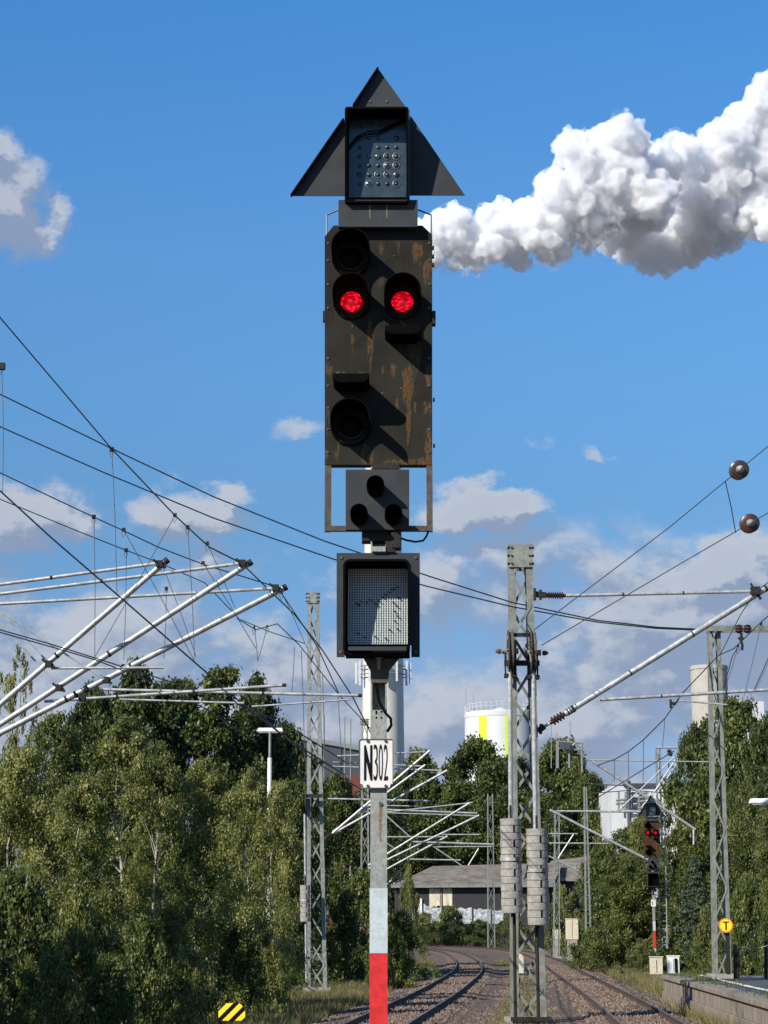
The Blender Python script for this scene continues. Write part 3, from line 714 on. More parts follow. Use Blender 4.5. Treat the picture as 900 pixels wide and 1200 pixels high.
k.build('coping', M['concwall'], pw, bevel=.012); k2.build('wall_panels', M['concwall'], pw, bevel=.01)
k = strip([e for e in edge], [.0, .18], [PZ + .004] * 2, 'l', None)
k = MB(); ln = [Vector((e.x + 1.15, e.y + .2, PZ + .004)) for e in edge]
for i in range(3): k.add([ln[i], ln[i + 1], ln[i + 1] + Vector((.22, 0, 0)), ln[i] + Vector((.22, 0, 0))], [(0, 1, 2, 3)])
k.add([(edge[0].x + 1.6, edge[0].y - 3.2, PZ + .004), (edge[0].x + 12, edge[0].y - 2.6, PZ + .004), (edge[0].x + 12, edge[0].y - 2.3, PZ + .004), (edge[0].x + 1.6, edge[0].y - 2.9, PZ + .004)], [(0, 1, 2, 3)])
tag(k.build('platform_white_line', M['paintwhite']), kind='structure')

# ------------------------------------------------------------------ distant works: chimney, steam, tank, tower, buildings
def cyl_thing(name, label, cat, px0, px1, ytop, Y, mm, part, n=40, prof=None):
    a, b2 = P(px0, ytop, Y), P(px1, ytop, Y); c = Vector(((a.x + b2.x) / 2, Y, 0)); r = (b2.x - a.x) / 2; H = a.z
    root = thing(name, label, cat, c)
    prof = prof or [(0, 1), (1, 1)]
    MB().poly_raw([(c + Vector((0, 0, H * t_)), r * k) for t_, k in prof], Vector((0, 0, 1)), n).build(part, mm, root, smooth=True)
    return root, c, r, H
CY = 400.
ch, cc, cr, cH = cyl_thing('chimney', 'tall pale chimney behind the big signal with steam drifting from its top', 'chimney', 431, 467, 285, CY, M['chimney'], 'shaft',
                           prof=[(0, 1.45), (.3, 1.29), (.55, 1.18), (.8, 1.07), (.985, .98), (.986, 1.06), (1, 1.06), (1, .8)])
def ring_z(py): return P(449, py, CY).z
k = MB(); z0 = ring_z(792)
for zz in (z0, z0 + 1.6):
    pts = [cc + Vector((math.cos(a) * 4.9, math.sin(a) * 4.9, zz)) for a in np.linspace(0, 2 * math.pi, 29)]; k.poly(pts, .12, 5)
k.build('walkway_ring', M['galv'], ch, split=True)
for a in np.linspace(0, 2 * math.pi, 12, endpoint=False):
    q = cc + Vector((math.cos(a) * 5.3, math.sin(a) * 5.3, z0)); MB().box(q + Vector((-.2, -.2, -1.6)), q + Vector((.2, .2, 2.6))).build('antenna', M['fabwhite'], ch)

TY = 350.
tk, tc_, tr, tH = cyl_thing('storage_tank', 'round white storage tank with lime green panels above the central trees', 'storage tank', 544.5, 629, 836, TY, M['tankwhite'], 'shell', 64)
k = MB()
k.poly_raw([(tc_ + Vector((0, 0, tH - .9)), tr * 1.012), (tc_ + Vector((0, 0, tH - .25)), tr * 1.012)], Vector((0, 0, 1)), 64); k.build('roof_band', M['fabwhite'], tk, smooth=True)
for (xa, xb) in ((559.5, 568.5), (589, 594.5)):
    xa_, xb_ = P(xa, 850, TY).x - tc_.x, P(xb, 850, TY).x - tc_.x; k = MB()
    aa, ab = math.asin(max(-1, xa_ / tr)), math.asin(min(1, xb_ / tr)); pts = [(math.sin(u) * tr * 1.006, -math.cos(u) * tr * 1.006) for u in np.linspace(aa, ab, 5)]
    zz = P(560, 840, TY).z
    for (x, y) in pts: k.v += [tc_ + Vector((x, y, zz - 8)), tc_ + Vector((x, y, zz))]
    for i in range(4): k.f.append((i * 2, i * 2 + 2, i * 2 + 3, i * 2 + 1))
    k.build('green_panel', M['lime'], tk)
k = MB()
for dz in (.7, 1.3): k.poly([tc_ + Vector((math.cos(a) * tr * .99, math.sin(a) * tr * .99, tH + dz)) for a in np.linspace(0, 6.2832, 49)], .05, 4)
for a in np.linspace(0, 6.2832, 40, endpoint=False):
    q = tc_ + Vector((math.cos(a) * tr * .99, math.sin(a) * tr * .99, tH)); k.bar(q, q + Vector((0, 0, 1.3)), .07)
k.build('roof_railing', M['fabwhite'], tk)
MB().lathe(tc_ + Vector((.0, 0, tH)), tc_ + Vector((0, 0, tH + 1.)), [(0, 1.6), (.6, 1.4), (1, .3)]).build('roof_vent', M['fabwhite'], tk)
for px, h in ((546, 3.6), (555, 3.), (602, 4.2), (606, 2.8)):
    q = P(px, 832, TY); MB().bar(q, q + Vector((0, 0, h)), .07).build('lightning_rod', M['galv'], tk)

tw, c2, r2, H2 = cyl_thing('concrete_tower', 'beige round concrete tower rising behind the right lattice mast', 'tower', 808.5, 852.5, 781, 380, M['towerconc'], 'shell', 48,
                           [(0, 1.14), (.5, 1.05), (.8, .97), (.985, .965), (.986, 1.0), (1, 1.0), (1, .9)])
def block(name, label, cat, x0, x1, ytop, Y, depth, mm, part='wall', ytop2=None, zb=-.3, base=None):
    a, b2 = P(x0, ytop, Y), P(x1, ytop2 or ytop, Y); root = thing(name, label, cat, (a.x, Y, 0))
    MB().prism([Vector((a.x, Y, zb)), Vector((b2.x, Y, zb)), Vector((b2.x, Y, b2.z)), Vector((a.x, Y, a.z))], (0, depth, 0)).build(part, mm, root)
    return root
sh = block('industrial_hall', 'dark slate grey hall with a sloping roof behind the left lattice masts', 'industrial building', 300, 445, 857, 345, 40, M['slate'], ytop2=884)
a, b2 = P(300, 856, 345), P(446, 883, 345); MB().bar(a + Vector((0, -.3, .2)), b2 + Vector((0, -.3, .2)), .5, .6).build('roof_edge', M['galv'], sh)
for x in range(312, 446, 22):
    a = P(x, 857 + (x - 300) * .186, 345); MB().box((a.x - .05, 344.9, 0), (a.x + .05, 344.995, a.z)).build('cladding_seam', M['black'], sh)
block('brick_wing', 'dark red low building under the slate grey hall', 'industrial building', 385, 448, 908, 320, 15, M['redbrick'])
for x, yt in ((352, 855), (380, 838), (404, 840), (411, 842)):
    a = P(x, yt, 240); tag(MB().tube((a.x, 240, 0), a, .12, .06, 6).build('slender_pole', M['galv'], loc=(a.x, 240, 0)), 'slender grey pole in front of the dark hall, beside the left lattice mast', 'pole', 'slender poles by the dark hall')
# white works buildings seen between the trees on the right
fb = block('factory_building', 'white factory building with a lime green window seen between the trees', 'factory', 716, 806, 921, 288, 25, M['fabwhite'])
def at(px, py, Y=287.8): return P(px, py, Y)
def quad(par, nm, mm, xa, ya, xb, yb, Y, th=.15):
    a, b3 = at(xa, ya, Y), at(xb, yb, Y); return MB().box((a.x, Y - th, b3.z), (b3.x, Y, a.z)).build(nm, mm, par)
quad(fb, 'window', M['lime'], 779, 933, 784.5, 945, 287.95)
quad(quad(fb, 'window_frame', M['slate'], 780.6, 937, 783, 943, 287.75), 'pane', M['black'], 781, 937.5, 782.6, 942.5, 287.55)
rf = MB(); a, b3 = at(731, 918), at(806, 922); rf.box((a.x, 287.6, b3.z), (b3.x, 313, a.z)); rf.build('flat_roof', M['slate'], fb)
pp_ = MB()
for i, (xa, ya, xb, yb) in enumerate([(722, 938, 765, 933), (722, 942, 765, 938), (730, 948, 770, 946), (735, 930, 760, 929)]): pp_.tube(at(xa, ya, 287.0), at(xb, yb, 287.0), .18, n=6)
for x in (725, 733, 741, 749, 757, 764): pp_.tube(at(x, 928, 287.0), at(x, 950, 287.0), .14, n=6)
pp_.build('pipe', M['galv'], fb, split=True)
fb2 = block('factory_building', 'small white works block among the leaves right of the distant signal', 'factory', 806, 828, 955, 280, 15, M['fabwhite'])
fb3 = block('factory_building', 'white works facade glimpsed through the tall oak on the right', 'factory', 846, 895, 822, 420, 25, M['fabwhite'])
stk, c3, r3, H3 = cyl_thing('short_vent_stack', 'short dark vent stack on the white factory roof with steam beside it', 'vent stack', 734, 739, 915, 286, M['slate'], 'pipe', 12)
tr_ = thing('pipe_gantry', 'grey steel gantry frame above the trees right of the tall weight mast', 'gantry', (P(668, 880, 300).x, 300, 0))
for (xa, ya, xb, yb) in [(654, 868, 654, 900), (667, 865, 667, 900), (654, 869, 682, 871), (654, 877, 682, 879), (682, 870, 682, 905), (667, 878, 674, 871), (674, 871, 682, 879), (658, 878, 663, 870)]:
    MB().tube(at(xa, ya, 300), at(xb, yb, 300), .16, n=6).build('beam', M['galv'], tr_)
for x in (646, 652, 668): MB().tube(at(x, 845 if x != 652 else 858, 300), at(x, 900, 300), .07, n=5).build('rod', M['galv'], tr_)
for x in (659, 665): q = at(x, 874, 299.5); MB().box(q - Vector((.35, .3, .5)), q + Vector((.35, .3, .5))).build('valve_box', M['slate'], tr_)

# old warehouse
WY = 272.
wh = thing('warehouse', 'old dark warehouse with weathered grey roof and white graffiti at the track bend', 'warehouse', (P(560, 1086, WY).x, WY, 0))
M['roof'] = mat('weathered_corrugated_roof', (.155, .13, .105), .95, 0, .35, .5, .4, 3, (.075, .062, .05), stretch=(1, 1, 3))
M['whdark'] = mat('tarred_boards', (.022, .022, .024), .8, 0, .3, 1.2, stretch=(4, 4, .5))
el_, er_ = P(458, 1038, WY - .8), P(648, 1037, WY - .8); dpt = 26
rl, rr_ = P(507, 1015, WY + 13), P(660, 1011, WY + 13)
k = MB(); k.add([el_, er_, rr_, rl, el_ + Vector((0, dpt, 0)), er_ + Vector((0, dpt, 0))], [(0, 1, 2, 3), (0, 3, 4), (4, 3, 2, 5), (1, 5, 2)]); wr = k.build('roof', M['roof'], wh)
for i in range(42):
    f = i / 41; lo, hi = el_.lerp(er_, f), rl.lerp(rr_, f); MB
    if f < .02: continue
k = MB(); k.box((el_.x + .6, WY, -.3), (er_.x - .4, WY + dpt - 2, el_.z - .1)); k.build('wall', M['whdark'], wh)
MB().bar(el_ + Vector((0, -.05, -.12)), er_ + Vector((0, -.05, -.12)), .12, .28).build('gutter', M['galv'], wh)
M['stain'] = mat('peeling_pale_render', (.55, .49, .36), .9, 0, .2, .8, 0, 3, (.12, .11, .10), stretch=(3, 3, .4))
M['graffiti'] = mat('white_graffiti', (.36, .39, .40), .8, 0, .5, 2.2, 0, 3, (.04, .05, .05))
def patch(xa, ya, xb, yb, mm, nm, seed):
    rr = random.Random(seed); n = 7; a, b3 = P(xa, ya, WY - .03), P(xb, yb, WY - .03); top, bot = [], []
    for i in range(n + 1):
        x = a.x + (b3.x - a.x) * i / n; top.append(Vector((x, WY - .03, a.z - rr.random() * (a.z - b3.z) * .16))); bot.append(Vector((x, WY - .03, b3.z + rr.random() * .1)))
    return MB().prism(bot + top[::-1], (0, .02, 0)).build(nm, mm, wh)
patch(503, 1038.5, 516, 1064, M['stain'], 'peeling_render_patch', 1); patch(519, 1038.5, 530, 1062, M['stain'], 'peeling_render_patch', 2)
for i, (a, b_, c_, d__) in enumerate([(483, 1058, 503, 1083), (503, 1061, 517, 1083), (533, 1063, 553, 1083), (555, 1064, 575, 1083), (577, 1066, 590, 1083)]): patch(a, b_, c_, d__, M['graffiti'], 'graffiti_patch', 10 + i)
q1, q2 = P(490, 1053, WY - .2), P(494.5, 1083, WY - .2); MB().box((q1.x, WY - .25, q2.z), (q2.x, WY - .1, q1.z)).build('white_door_leaf', M['whitebox'], wh)
MB().box((P(516.6, 1050, WY).x, WY - .12, 0), (P(518, 1050, WY).x, WY - .01, el_.z - .2)).build('downpipe', M['galv'], wh)
wh2 = thing('warehouse', 'second grey roofed shed right of the tall weight mast, half behind bushes', 'warehouse', (P(670, 1086, 280).x, 280, 0))
e2, e3 = P(641, 1030, 280), P(716, 1031, 280); g1, g2 = P(645, 1009, 292), P(706, 1001, 292)
MB().add([e2, e3, g2, g1, e3 + Vector((4, 24, 0)), e2 + Vector((0, 24, 0))], [(0, 1, 2, 3), (1, 4, 2), (3, 2, 4, 5)]).build('roof', M['roof'], wh2)
MB().box((e2.x + .3, 280.6, -.3), (e3.x - .3, 304, e2.z - .1)).build('wall', M['whdark'], wh2)
MB().bar(e2 + Vector((0, -.1, -.1)), e3 + Vector((0, -.1, -.1)), .12, .3).build('gutter', M['galv'], wh2)

# ------------------------------------------------------------------ lattice masts
def lattice(name, label, Y, base, top, wb, wt, pitch, mm, zb=0., lw=.12, depth=None, group=None, cap=True, ladder=False, simple=False):
    """base/top: (px, py) of the centre line; wb/wt widths in pixels at bottom and top"""
    B = P(base[0], base[1], Y); T = P(top[0], top[1], Y); B.z = zb
    Wb = wb / ppm(Y, base[1]); Wt = wt / ppm(Y, top[1])
    root = thing(name, label, 'mast', (B.x, Y, zb), group); db = depth or Wb
    dt = db * Wt / Wb
    def cor(f, sx, sy):
        c = B.lerp(T, f); wx = Wb + (Wt - Wb) * f; wy = db + (dt - db) * f
        return c + Vector((sx * (wx / 2 - lw / 2), sy * (wy / 2 - lw / 2) + db / 2, 0))
    for sx in (-1, 1):
        for sy in (-1, 1):
            MB().bar(cor(0, sx, sy), cor(1, sx, sy), lw, lw * (.5 if not simple else 1), up=(0, 1, 0)).build('leg', mm, root)
    H = T.z - zb; n = max(3, int(H / pitch)); k = MB(); br = .4 * lw
    for i in range(n):
        f0, f1 = (i + .0) / n, (i + 1.) / n
        if ladder:
            k.bar(cor(f0, -1, -1), cor(f0, 1, -1), br * 1.4); k.bar(cor(f0, -1, 1), cor(f0, 1, 1), br * 1.2); continue
        for sy in (-1, 1):
            s_ = 1 if (i % 2 == 0) == (sy < 0) else -1
            off = Vector((0, sy * lw * .3, 0))
            k.bar(cor(f0, -s_, sy) + off, cor(f1, s_, sy) + off, br, .015 if not simple else br, up=(0, 1, 0)) if False else k.bar(cor(f0, -s_, sy) + off, cor(f1, s_, sy) + off, lw * (.42 if not simple else .4), .02 if not simple else br, up=(0, 1, 0))
        for sx in (-1, 1):
            s_ = 1 if (i % 2 == 0) == (sx < 0) else -1
            k.bar(cor(f0, sx, -s_), cor(f1, sx, s_), lw * .5, .02 if not simple else br, up=(1, 0, 0))
    k.build('lattice_bracing', mm, root)
    if cap:
        c = MB(); t0 = cor(1, -1, -1); t1 = cor(1, 1, 1); o = lw * .62
        c.box((t0.x - o, t0.y - o, T.z - Wt * 1.0), (t1.x + o, t0.y - o * .4, T.z)); c.box((t0.x - o, t1.y + o * .4, T.z - Wt * 1.0), (t1.x + o, t1.y + o, T.z))
        cp_ = c.build('cap_plate', mm, root, split=True)
        bo = MB()
        for i in range(3):
            for sx in (-1, 1):
                q = Vector(((t0.x - o * .2) if sx < 0 else (t1.x + o * .2), t0.y - o, T.z - Wt * (.15 + .35 * i))); bo.tube(q, q + Vector((0, -.03, 0)), .03, n=6)
                bo.box(q + Vector((sx * .05, .0, -.03)), q + Vector((sx * .12, .1, .03)))
        bo.build('cap_bolt', M['dark'], root, split=True)
    f_ = MB(); f_.box((B.x - Wb / 2 - .15, Y - .15, zb - .3), (B.x + Wb / 2 + .15, Y + db + .15, zb + .12)); f_.build('foundation', M['conc'], root)
    return root, B, T, Wb, Wt, cor

# big tensioning mast
MY = 56.
mast1, B1, T1, Wb1, Wt1, cor1 = lattice('lattice_mast', 'tall grey-green lattice mast carrying two tension wheels right of the big signal', MY, (620.5, 1195), (610.5, 637), 41, 27, .86, M['mastgreen'], lw=.19)
for (x, y) in ((598, 763), (624.5, 765)):
    c = P(x, y, MY - .3); rr = .58
    k = MB(); prof = []
    k.lathe(c + Vector((-.07, 0, 0)), c + Vector((.07, 0, 0)), [(0, rr), (.12, rr), (.3, rr - .05), (.5, rr - .07), (.7, rr - .05), (.88, rr), (1, rr)], 32)
    wl = k.build('tension_wheel', M['frame'], mast1, smooth=True)
    k = MB(); k.tube(c + Vector((-.22, 0, 0)), c + Vector((.22, 0, 0)), .08); k.build('hub', M['galv'], wl)
    k = MB()
    for i in range(8):
        a = i * math.pi / 4; q = c + Vector((0, math.cos(a) * .3, math.sin(a) * .3))
        k.bar(c + Vector((.085, 0, 0)), c + Vector((.085, math.cos(a) * .42, math.sin(a) * .42)), .03); k.bar(c + Vector((-.085, 0, 0)), c + Vector((-.085, math.cos(a) * .42, math.sin(a) * .42)), .03)
    k.build('wheel_spokes', M['galv'], wl)
    k = MB(); k.box(c + Vector((-.15, .1, -.62)), c + Vector((-.11, .2, .05))); k.box(c + Vector((.11, .1, -.62)), c + Vector((.15, .2, .05))); k.box(c + Vector((-.17, -.1, -.72)), c + Vector((.17, .2, -.622)))
    k.build('wheel_bracket', M['dark'], mast1)
    q = c + Vector((-.25 if x < 610 else .25, -.1, -.02)); MB().lathe(q, q + Vector((.16 if x > 610 else -.16, 0, 0)), [(0, .06), (.5, .07), (1, .03)], 10).build('wheel_axle_cap', M['frame'], mast1)
k = MB(); zz = P(610, 745, MY).z; k.box((B1.x - .75 - .4, MY - .35, zz - .06), (B1.x - .02, MY - .25, zz + .06)); zz = P(610, 780, MY).z
k = MB(); xl, xr = P(590, 780, MY).x, P(631, 780, MY).x
k.box((xl, MY - .42, P(610, 782, MY).z), (xr, MY - .3, P(610, 776, MY).z)); k.box((xl + .15, MY - .4, P(610, 748, MY).z), (xr - .15, MY - .28, P(610, 744, MY).z)); k.build('cross_beam', M['dark'], mast1, split=True)
for (xa, ya, xb, yb) in ((597.5, 780, 598.5, 960), (625, 780, 627.5, 972)):
    MB().tube(P(xa, ya, MY - .35), P(xb, yb, MY - .35), .062, n=10).build('guide_tube', M['tubewhite'], mast1)
MB().tube(P(602.5, 1068, MY - .3), P(604, 1192, MY - .3), .045).build('guide_rod', M['dark'], mast1)
MB().tube(P(629, 1080, MY - .3), P(631, 1192, MY - .3), .045).build('guide_rod', M['dark'], mast1)
k = MB(); k.box((P(598, 1195, MY).x, MY - .4, .05), (P(645, 1195, MY).x, MY - .2, .16)); k.build('foot_plate', M['dark'], mast1)
def weights(label, x, y0, y1, wpx, Y, n, band=True, x2=None):
    T = P(x, y0, Y); Bz = P(x2 or x, y1, Y); root = thing('counterweight_stack', label, 'counterweight', (Bz.x, Y, Bz.z), 'concrete counterweight stacks')
    r = wpx / ppm(Y, y0) / 2; h = (T.z - Bz.z) / n
    for i in range(n):
        c = Bz.lerp(T, i / n); g = .012; cu = MB()
        rj = r * (1 if i % 2 else .965) 
        if i % 2 == 0:
            cu.poly_raw([(c + Vector((0, 0, g * 0)), rj * .985), (c + Vector((0, 0, .02)), rj), (c + Vector((0, 0, h - g - .02)), rj), (c + Vector((0, 0, h - g)), rj * .985)], Vector((0, 0, 1)), 28)
        else:        # slotted disc
            pts = [(math.sin(a) * rj, -math.cos(a) * rj) for a in np.linspace(.36, 2 * math.pi + .16, 27)]
            pts += [(.05 * r / .28, -.1), (.10 * r / .28, -.1)]
            cu.prism([c + Vector((px_, py_, 0)) for px_, py_ in pts], (0, 0, h - g))
        cu.build('concrete_block', M['conc'], root)
    cu = MB(); cu.tube(Bz + Vector((0, 0, -.1)), T + Vector((0, 0, .35)), .03); cu.build('hanging_rod', M['dark'], root)
    if band:
        q = Bz.lerp(T, .545); MB().poly_raw([(q, r * 1.06), (q + Vector((0, 0, .09)), r * 1.06)], Vector((0, 0, 1)), 28).build('clamp_band', M['tubewhite'], root)
        MB().box(q + Vector((r * .35, -r * 1.3, -.02)), q + Vector((r * .75, -r * .8, .11))).build('band_lock', M['dark'], root)
    return root
weights('left of two concrete counterweight stacks on the tall mast, hanging slightly higher', 598.2, 959, 1070, 25, MY - .75, 13, x2=600)
weights('right of two concrete counterweight stacks on the tall mast, hanging slightly lower', 629, 971, 1084, 25.5, MY - .75, 13, x2=631)

# left mast with its own small wheel and weight
LY = 84.
mast2, B2, T2, Wb2, Wt2, cor2 = lattice('lattice_mast', 'tall slim grey lattice mast left of the big signal, in front of the trees', LY, (371, 1157), (366.5, 693), 24, 13, 1.0, M['galv'], lw=.15)
c = P(357.5, 942, LY - .2); k = MB(); k.lathe(c + Vector((-.06, 0, 0)), c + Vector((.06, 0, 0)), [(0, .4), (.3, .36), (.7, .36), (1, .4)], 20); k.build('tension_wheel', M['dark'], mast2)
k = MB(); k.box((P(354, 942, LY).x, LY - .3, P(0, 935, LY).z), (P(378, 942, LY).x, LY - .15, P(0, 931, LY).z)); k.build('cross_beam', M['dark'], mast2)
MB().tube(P(357, 948, LY - .2), P(359, 1150, LY - .2), .045).build('guide_rod', M['tubegrey'], mast2)
weights('small concrete counterweight stack hanging on the slim left mast', 357.5, 1037, 1080, 12, LY - .55, 8, band=True)

def plainmast(label, Y, base, top, wb, wt, pitch=1.2, lw=.1, ladder=False, grp='distant lattice masts', cap=False, zb=0.):
    return lattice('lattice_mast', label, Y, base, top, wb, wt, pitch, M['galv'], zb=zb, lw=lw, group=grp, cap=cap, ladder=ladder, simple=True)
plainmast('lattice mast partly hidden behind the number plate of the big signal', 128, (427.5, 1130), (427.5, 842), 12, 7.5, 1.0, cap=True)
plainmast('distant lattice mast in front of the warehouse wall, left of the weight stacks', 236, (576, 1112), (574.5, 930), 9, 6.5, 1.7)
plainmast('distant thin lattice mast between the weight stacks and the distant signal', 170, (652, 1105), (653, 950), 8, 6, 1.3)
plainmast('distant ladder-like mast standing in the bushes left of the distant signal', 140, (690, 1112), (686, 922), 7.5, 4, .9, ladder=True)
k_ = plainmast('thin portal mast rising above the distant signal', 150, (776, 1090), (771.5, 876), 6, 6, 1.1)
plainmast('thin far mast at the right edge among birch trees', 150, (893, 1000), (893, 898), 6, 5, 1.2)
plainmast('short far lattice post just right of the slim left mast', 170, (382, 1100), (381.5, 935), 6, 5, 1.2)

# right portal mast on the platform, with its beam
RY = 65.
portal, B3, T3, Wb3, Wt3, cor3 = lattice('portal_mast', 'grey-green lattice mast on the platform carrying a long cross beam', RY, (847.5, 1142), (838, 737), 20.5, 14, .85, M['mastgreen'], zb=PZ, lw=.12, cap=False)
def tp(px, py, Y): return P(px, py, Y)
a, b3 = tp(829, 736.5, RY - .1), tp(960, 735.5, RY - .1)
for dy, w_ in ((0, .17), (.35, .17)):
    MB().bar(a + Vector((0, dy, 0)), b3 + Vector((0, dy, 0)), .06, w_).build('cross_beam', M['mastgreen'], portal)
    MB().bar(a + Vector((0, dy + .08, 0)), b3 + Vector((0, dy + .08, 0)), .1, .03).build('beam_flange', M['mastgreen'], portal)
for x in (866, 876):
    q = tp(x, 737, RY - .35); MB().lathe(q + Vector((0, 0, -.14)), q + Vector((0, 0, .14)), [(0, .05), (.2, .13), (.4, .10), (.5, .15), (.7, .1), (.85, .12), (1, .04)], 14).build('insulator', M['brownins'], portal, smooth=True)
k = MB(); k.poly([tp(869, 742, RY - .35), tp(868, 750, RY - .35), tp(870, 756, RY - .35), tp(869.5, 762, RY - .35)], .045); k.bar(tp(865, 748, RY - .35), tp(872, 748, RY - .35), .07); k.build('hanger', M['dark'], portal)

# warning disc, posts, cabinets
ds = thing('round_sign', 'round yellow sign with orange rim and black T on a dark post', 'sign', (tp(853, 1141, 64.4).x, 64.4, PZ))
MB().box(tp(852, 1142, 64.4) + Vector((0, 0, 0)), tp(854.8, 1090, 64.4) + Vector((0, .08, 0))).build('post', M['dark'], ds)
c = tp(850.7, 1084.5, 64.3); rr = 8.4 / ppm(64.3)
MB().tube(c, c + Vector((0, .03, 0)), rr, n=32).build('rim', M['orange'], ds); f_ = MB().tube(c + Vector((0, -.006, 0)), c + Vector((0, -.001, 0)), rr * .82, n=32).build('disc', M['yellow'], ds)
k = MB(); k.box(c + Vector((-.022, -.014, -.14)), c + Vector((.022, -.008, .085))); k.box(c + Vector((-.10, -.014, .0855)), c + Vector((.10, -.008, .12))); k.build('letter_t', M['letter'], f_)
for (x, yt, yb, lab) in ((861.5, 1108, 1142, 'short dark fence post right of the round yellow sign'), (864.5, 1112, 1142, 'thin dark rail post just right of the short fence post'), (897.5, 1104, 1142, 'dark post at the right picture edge on the platform end')):
    q, q2 = tp(x, yb, 64), tp(x, yt, 64); q.z = PZ; po = MB(); po.tube(q, q2, .055, .05, 8); po.lathe(q2 + Vector((0, 0, -.02)), q2 + Vector((0, 0, .05)), [(0, .07), (.5, .06), (1, .01)], 8); tag(po.build('post', M['dark'], loc=q), lab, 'post')
q, q2 = tp(868, 1110, 63.5), tp(902, 1107, 63.5)
tag(MB().poly([q, q.lerp(q2, .4) + Vector((0, 0, -.08)), q.lerp(q2, .75) + Vector((0, 0, -.06)), q2], .014, 6).build('barrier_chain', M['conc'], loc=q), 'pale sagging barrier chain between posts at the platform end', 'chain')
def cabinet(label, x0, x1, yt, yb, Y, mm, zb, door=True, legs=True):
    a, b3 = tp(x0, yt, Y), tp(x1, yb, Y); root = thing('equipment_cabinet', label, 'cabinet', ((a.x + b3.x) / 2, Y, zb)); d = .35
    MB().box((a.x, Y, b3.z), (b3.x, Y + d, a.z)).build('case', mm, root, bevel=.015)
    MB().box((a.x - .03, Y - .03, a.z + .002), (b3.x + .03, Y + d + .03, a.z + .05)).build('lid', mm, root)
    if legs: MB().box((a.x + .1, Y + .05, zb - .3), (b3.x - .1, Y + d - .05, b3.z - .002)).build('plinth', M['conc'], root)
    MB().box(((a.x + b3.x) / 2 - .01, Y - .02, b3.z + .1), ((a.x + b3.x) / 2 + .01, Y - .002, a.z - .1)).build('door_seam', M['black'], root)
    return root, a, b3
cabinet('beige cabinet at the foot of the distant signal', 762, 777, 1122, 1142, 103, M['beigebox'], 0)
r_, a, b3 = cabinet('white cabinet with open dark door right of the distant signal foot', 782.5, 796.5, 1121, 1141, 101, M['whitebox'], 0)
MB().box((a.x + .32, 100.93, b3.z + .05), (b3.x - .12, 100.975, a.z - .08)).build('open_door', M['black'], r_)
cabinet('pale beige hut behind the bushes right of the weight stacks', 663, 678, 1077, 1101, 168, M['beigebox'], 0)
cabinet('low beige box beside the pale hut behind the bushes', 648, 657, 1090, 1100, 178, M['beigebox'], 0)
q = tp(646, 1143, 108); q.z = 0
km = MB(); w2 = .17; km.prism([q + Vector((-w2, 0, -.2)), q + Vector((w2, 0, -.2)), q + Vector((w2, 0, .95)), q + Vector((w2 * .5, 0, 1.15)), q + Vector((-w2 * .5, 0, 1.15)), q + Vector((-w2, 0, .95))], (0, .15, 0))
q = tp(610, 1130, 100)
tag(MB().prism([tp(607, 1133, 100) + Vector((0, 0, -.3)), tp(613.5, 1133, 100) + Vector((0, 0, -.3)), tp(613.5, 1121, 100), tp(611, 1117.5, 100), tp(608, 1118, 100)], (0, .2, 0)).build('marker_stone', M['beigebox'], loc=(q.x, 100, 0)), 'small beige marker stone seen through the foot of the weight mast', 'marker stone')
# striped board bottom left
sb = thing('striped_marker_board', 'low yellow and black striped marker board in the undergrowth at lower left', 'marker board', (tp(271, 1200, 46).x, 46, -.3))
pix = [(256, 1183), (263, 1176), (280, 1175), (287, 1182), (287.5, 1196), (256, 1196)]
MB().prism([tp(x, y, 46) for x, y in pix], (0, .02, 0)).build('board', M['yellow'], sb)
def clip_stripe(x0, w_, Y):        # diagonal stripe clipped to the board's outline
    poly = [(x0, 1198), (x0 + w_, 1198), (x0 + w_ + 26, 1172), (x0 + 26, 1172)]
    def clip(poly, a, b):
        out = []
        for i in range(len(poly)):
            p, q_ = poly[i], poly[(i + 1) % len(poly)]
            side = lambda r: (b[0] - a[0]) * (r[1] - a[1]) - (b[1] - a[1]) * (r[0] - a[0])
            sp1, sq = side(p), side(q_)
            if sp1 >= 0: out.append(p)
            if (sp1 >= 0) != (sq >= 0): t_ = sp1 / (sp1 - sq); out.append((p[0] + (q_[0] - p[0]) * t_, p[1] + (q_[1] - p[1]) * t_))
        return out
    for i in range(len(pix)):
        poly = clip(poly, pix[i], pix[(i + 1) % len(pix)])
        if len(poly) < 3: return
    MB().prism([tp(x, y, Y) for x, y in poly], (0, .004, 0)).build('black_stripe', M['letter'], sb)
for x0 in (236, 251, 266, 281): clip_stripe(x0, 6.5, 45.993)
MB().box(tp(268, 1205, 46.02) + Vector((0, 0, -.5)), tp(274, 1180, 46.1)).build('post', M['dark'], sb)

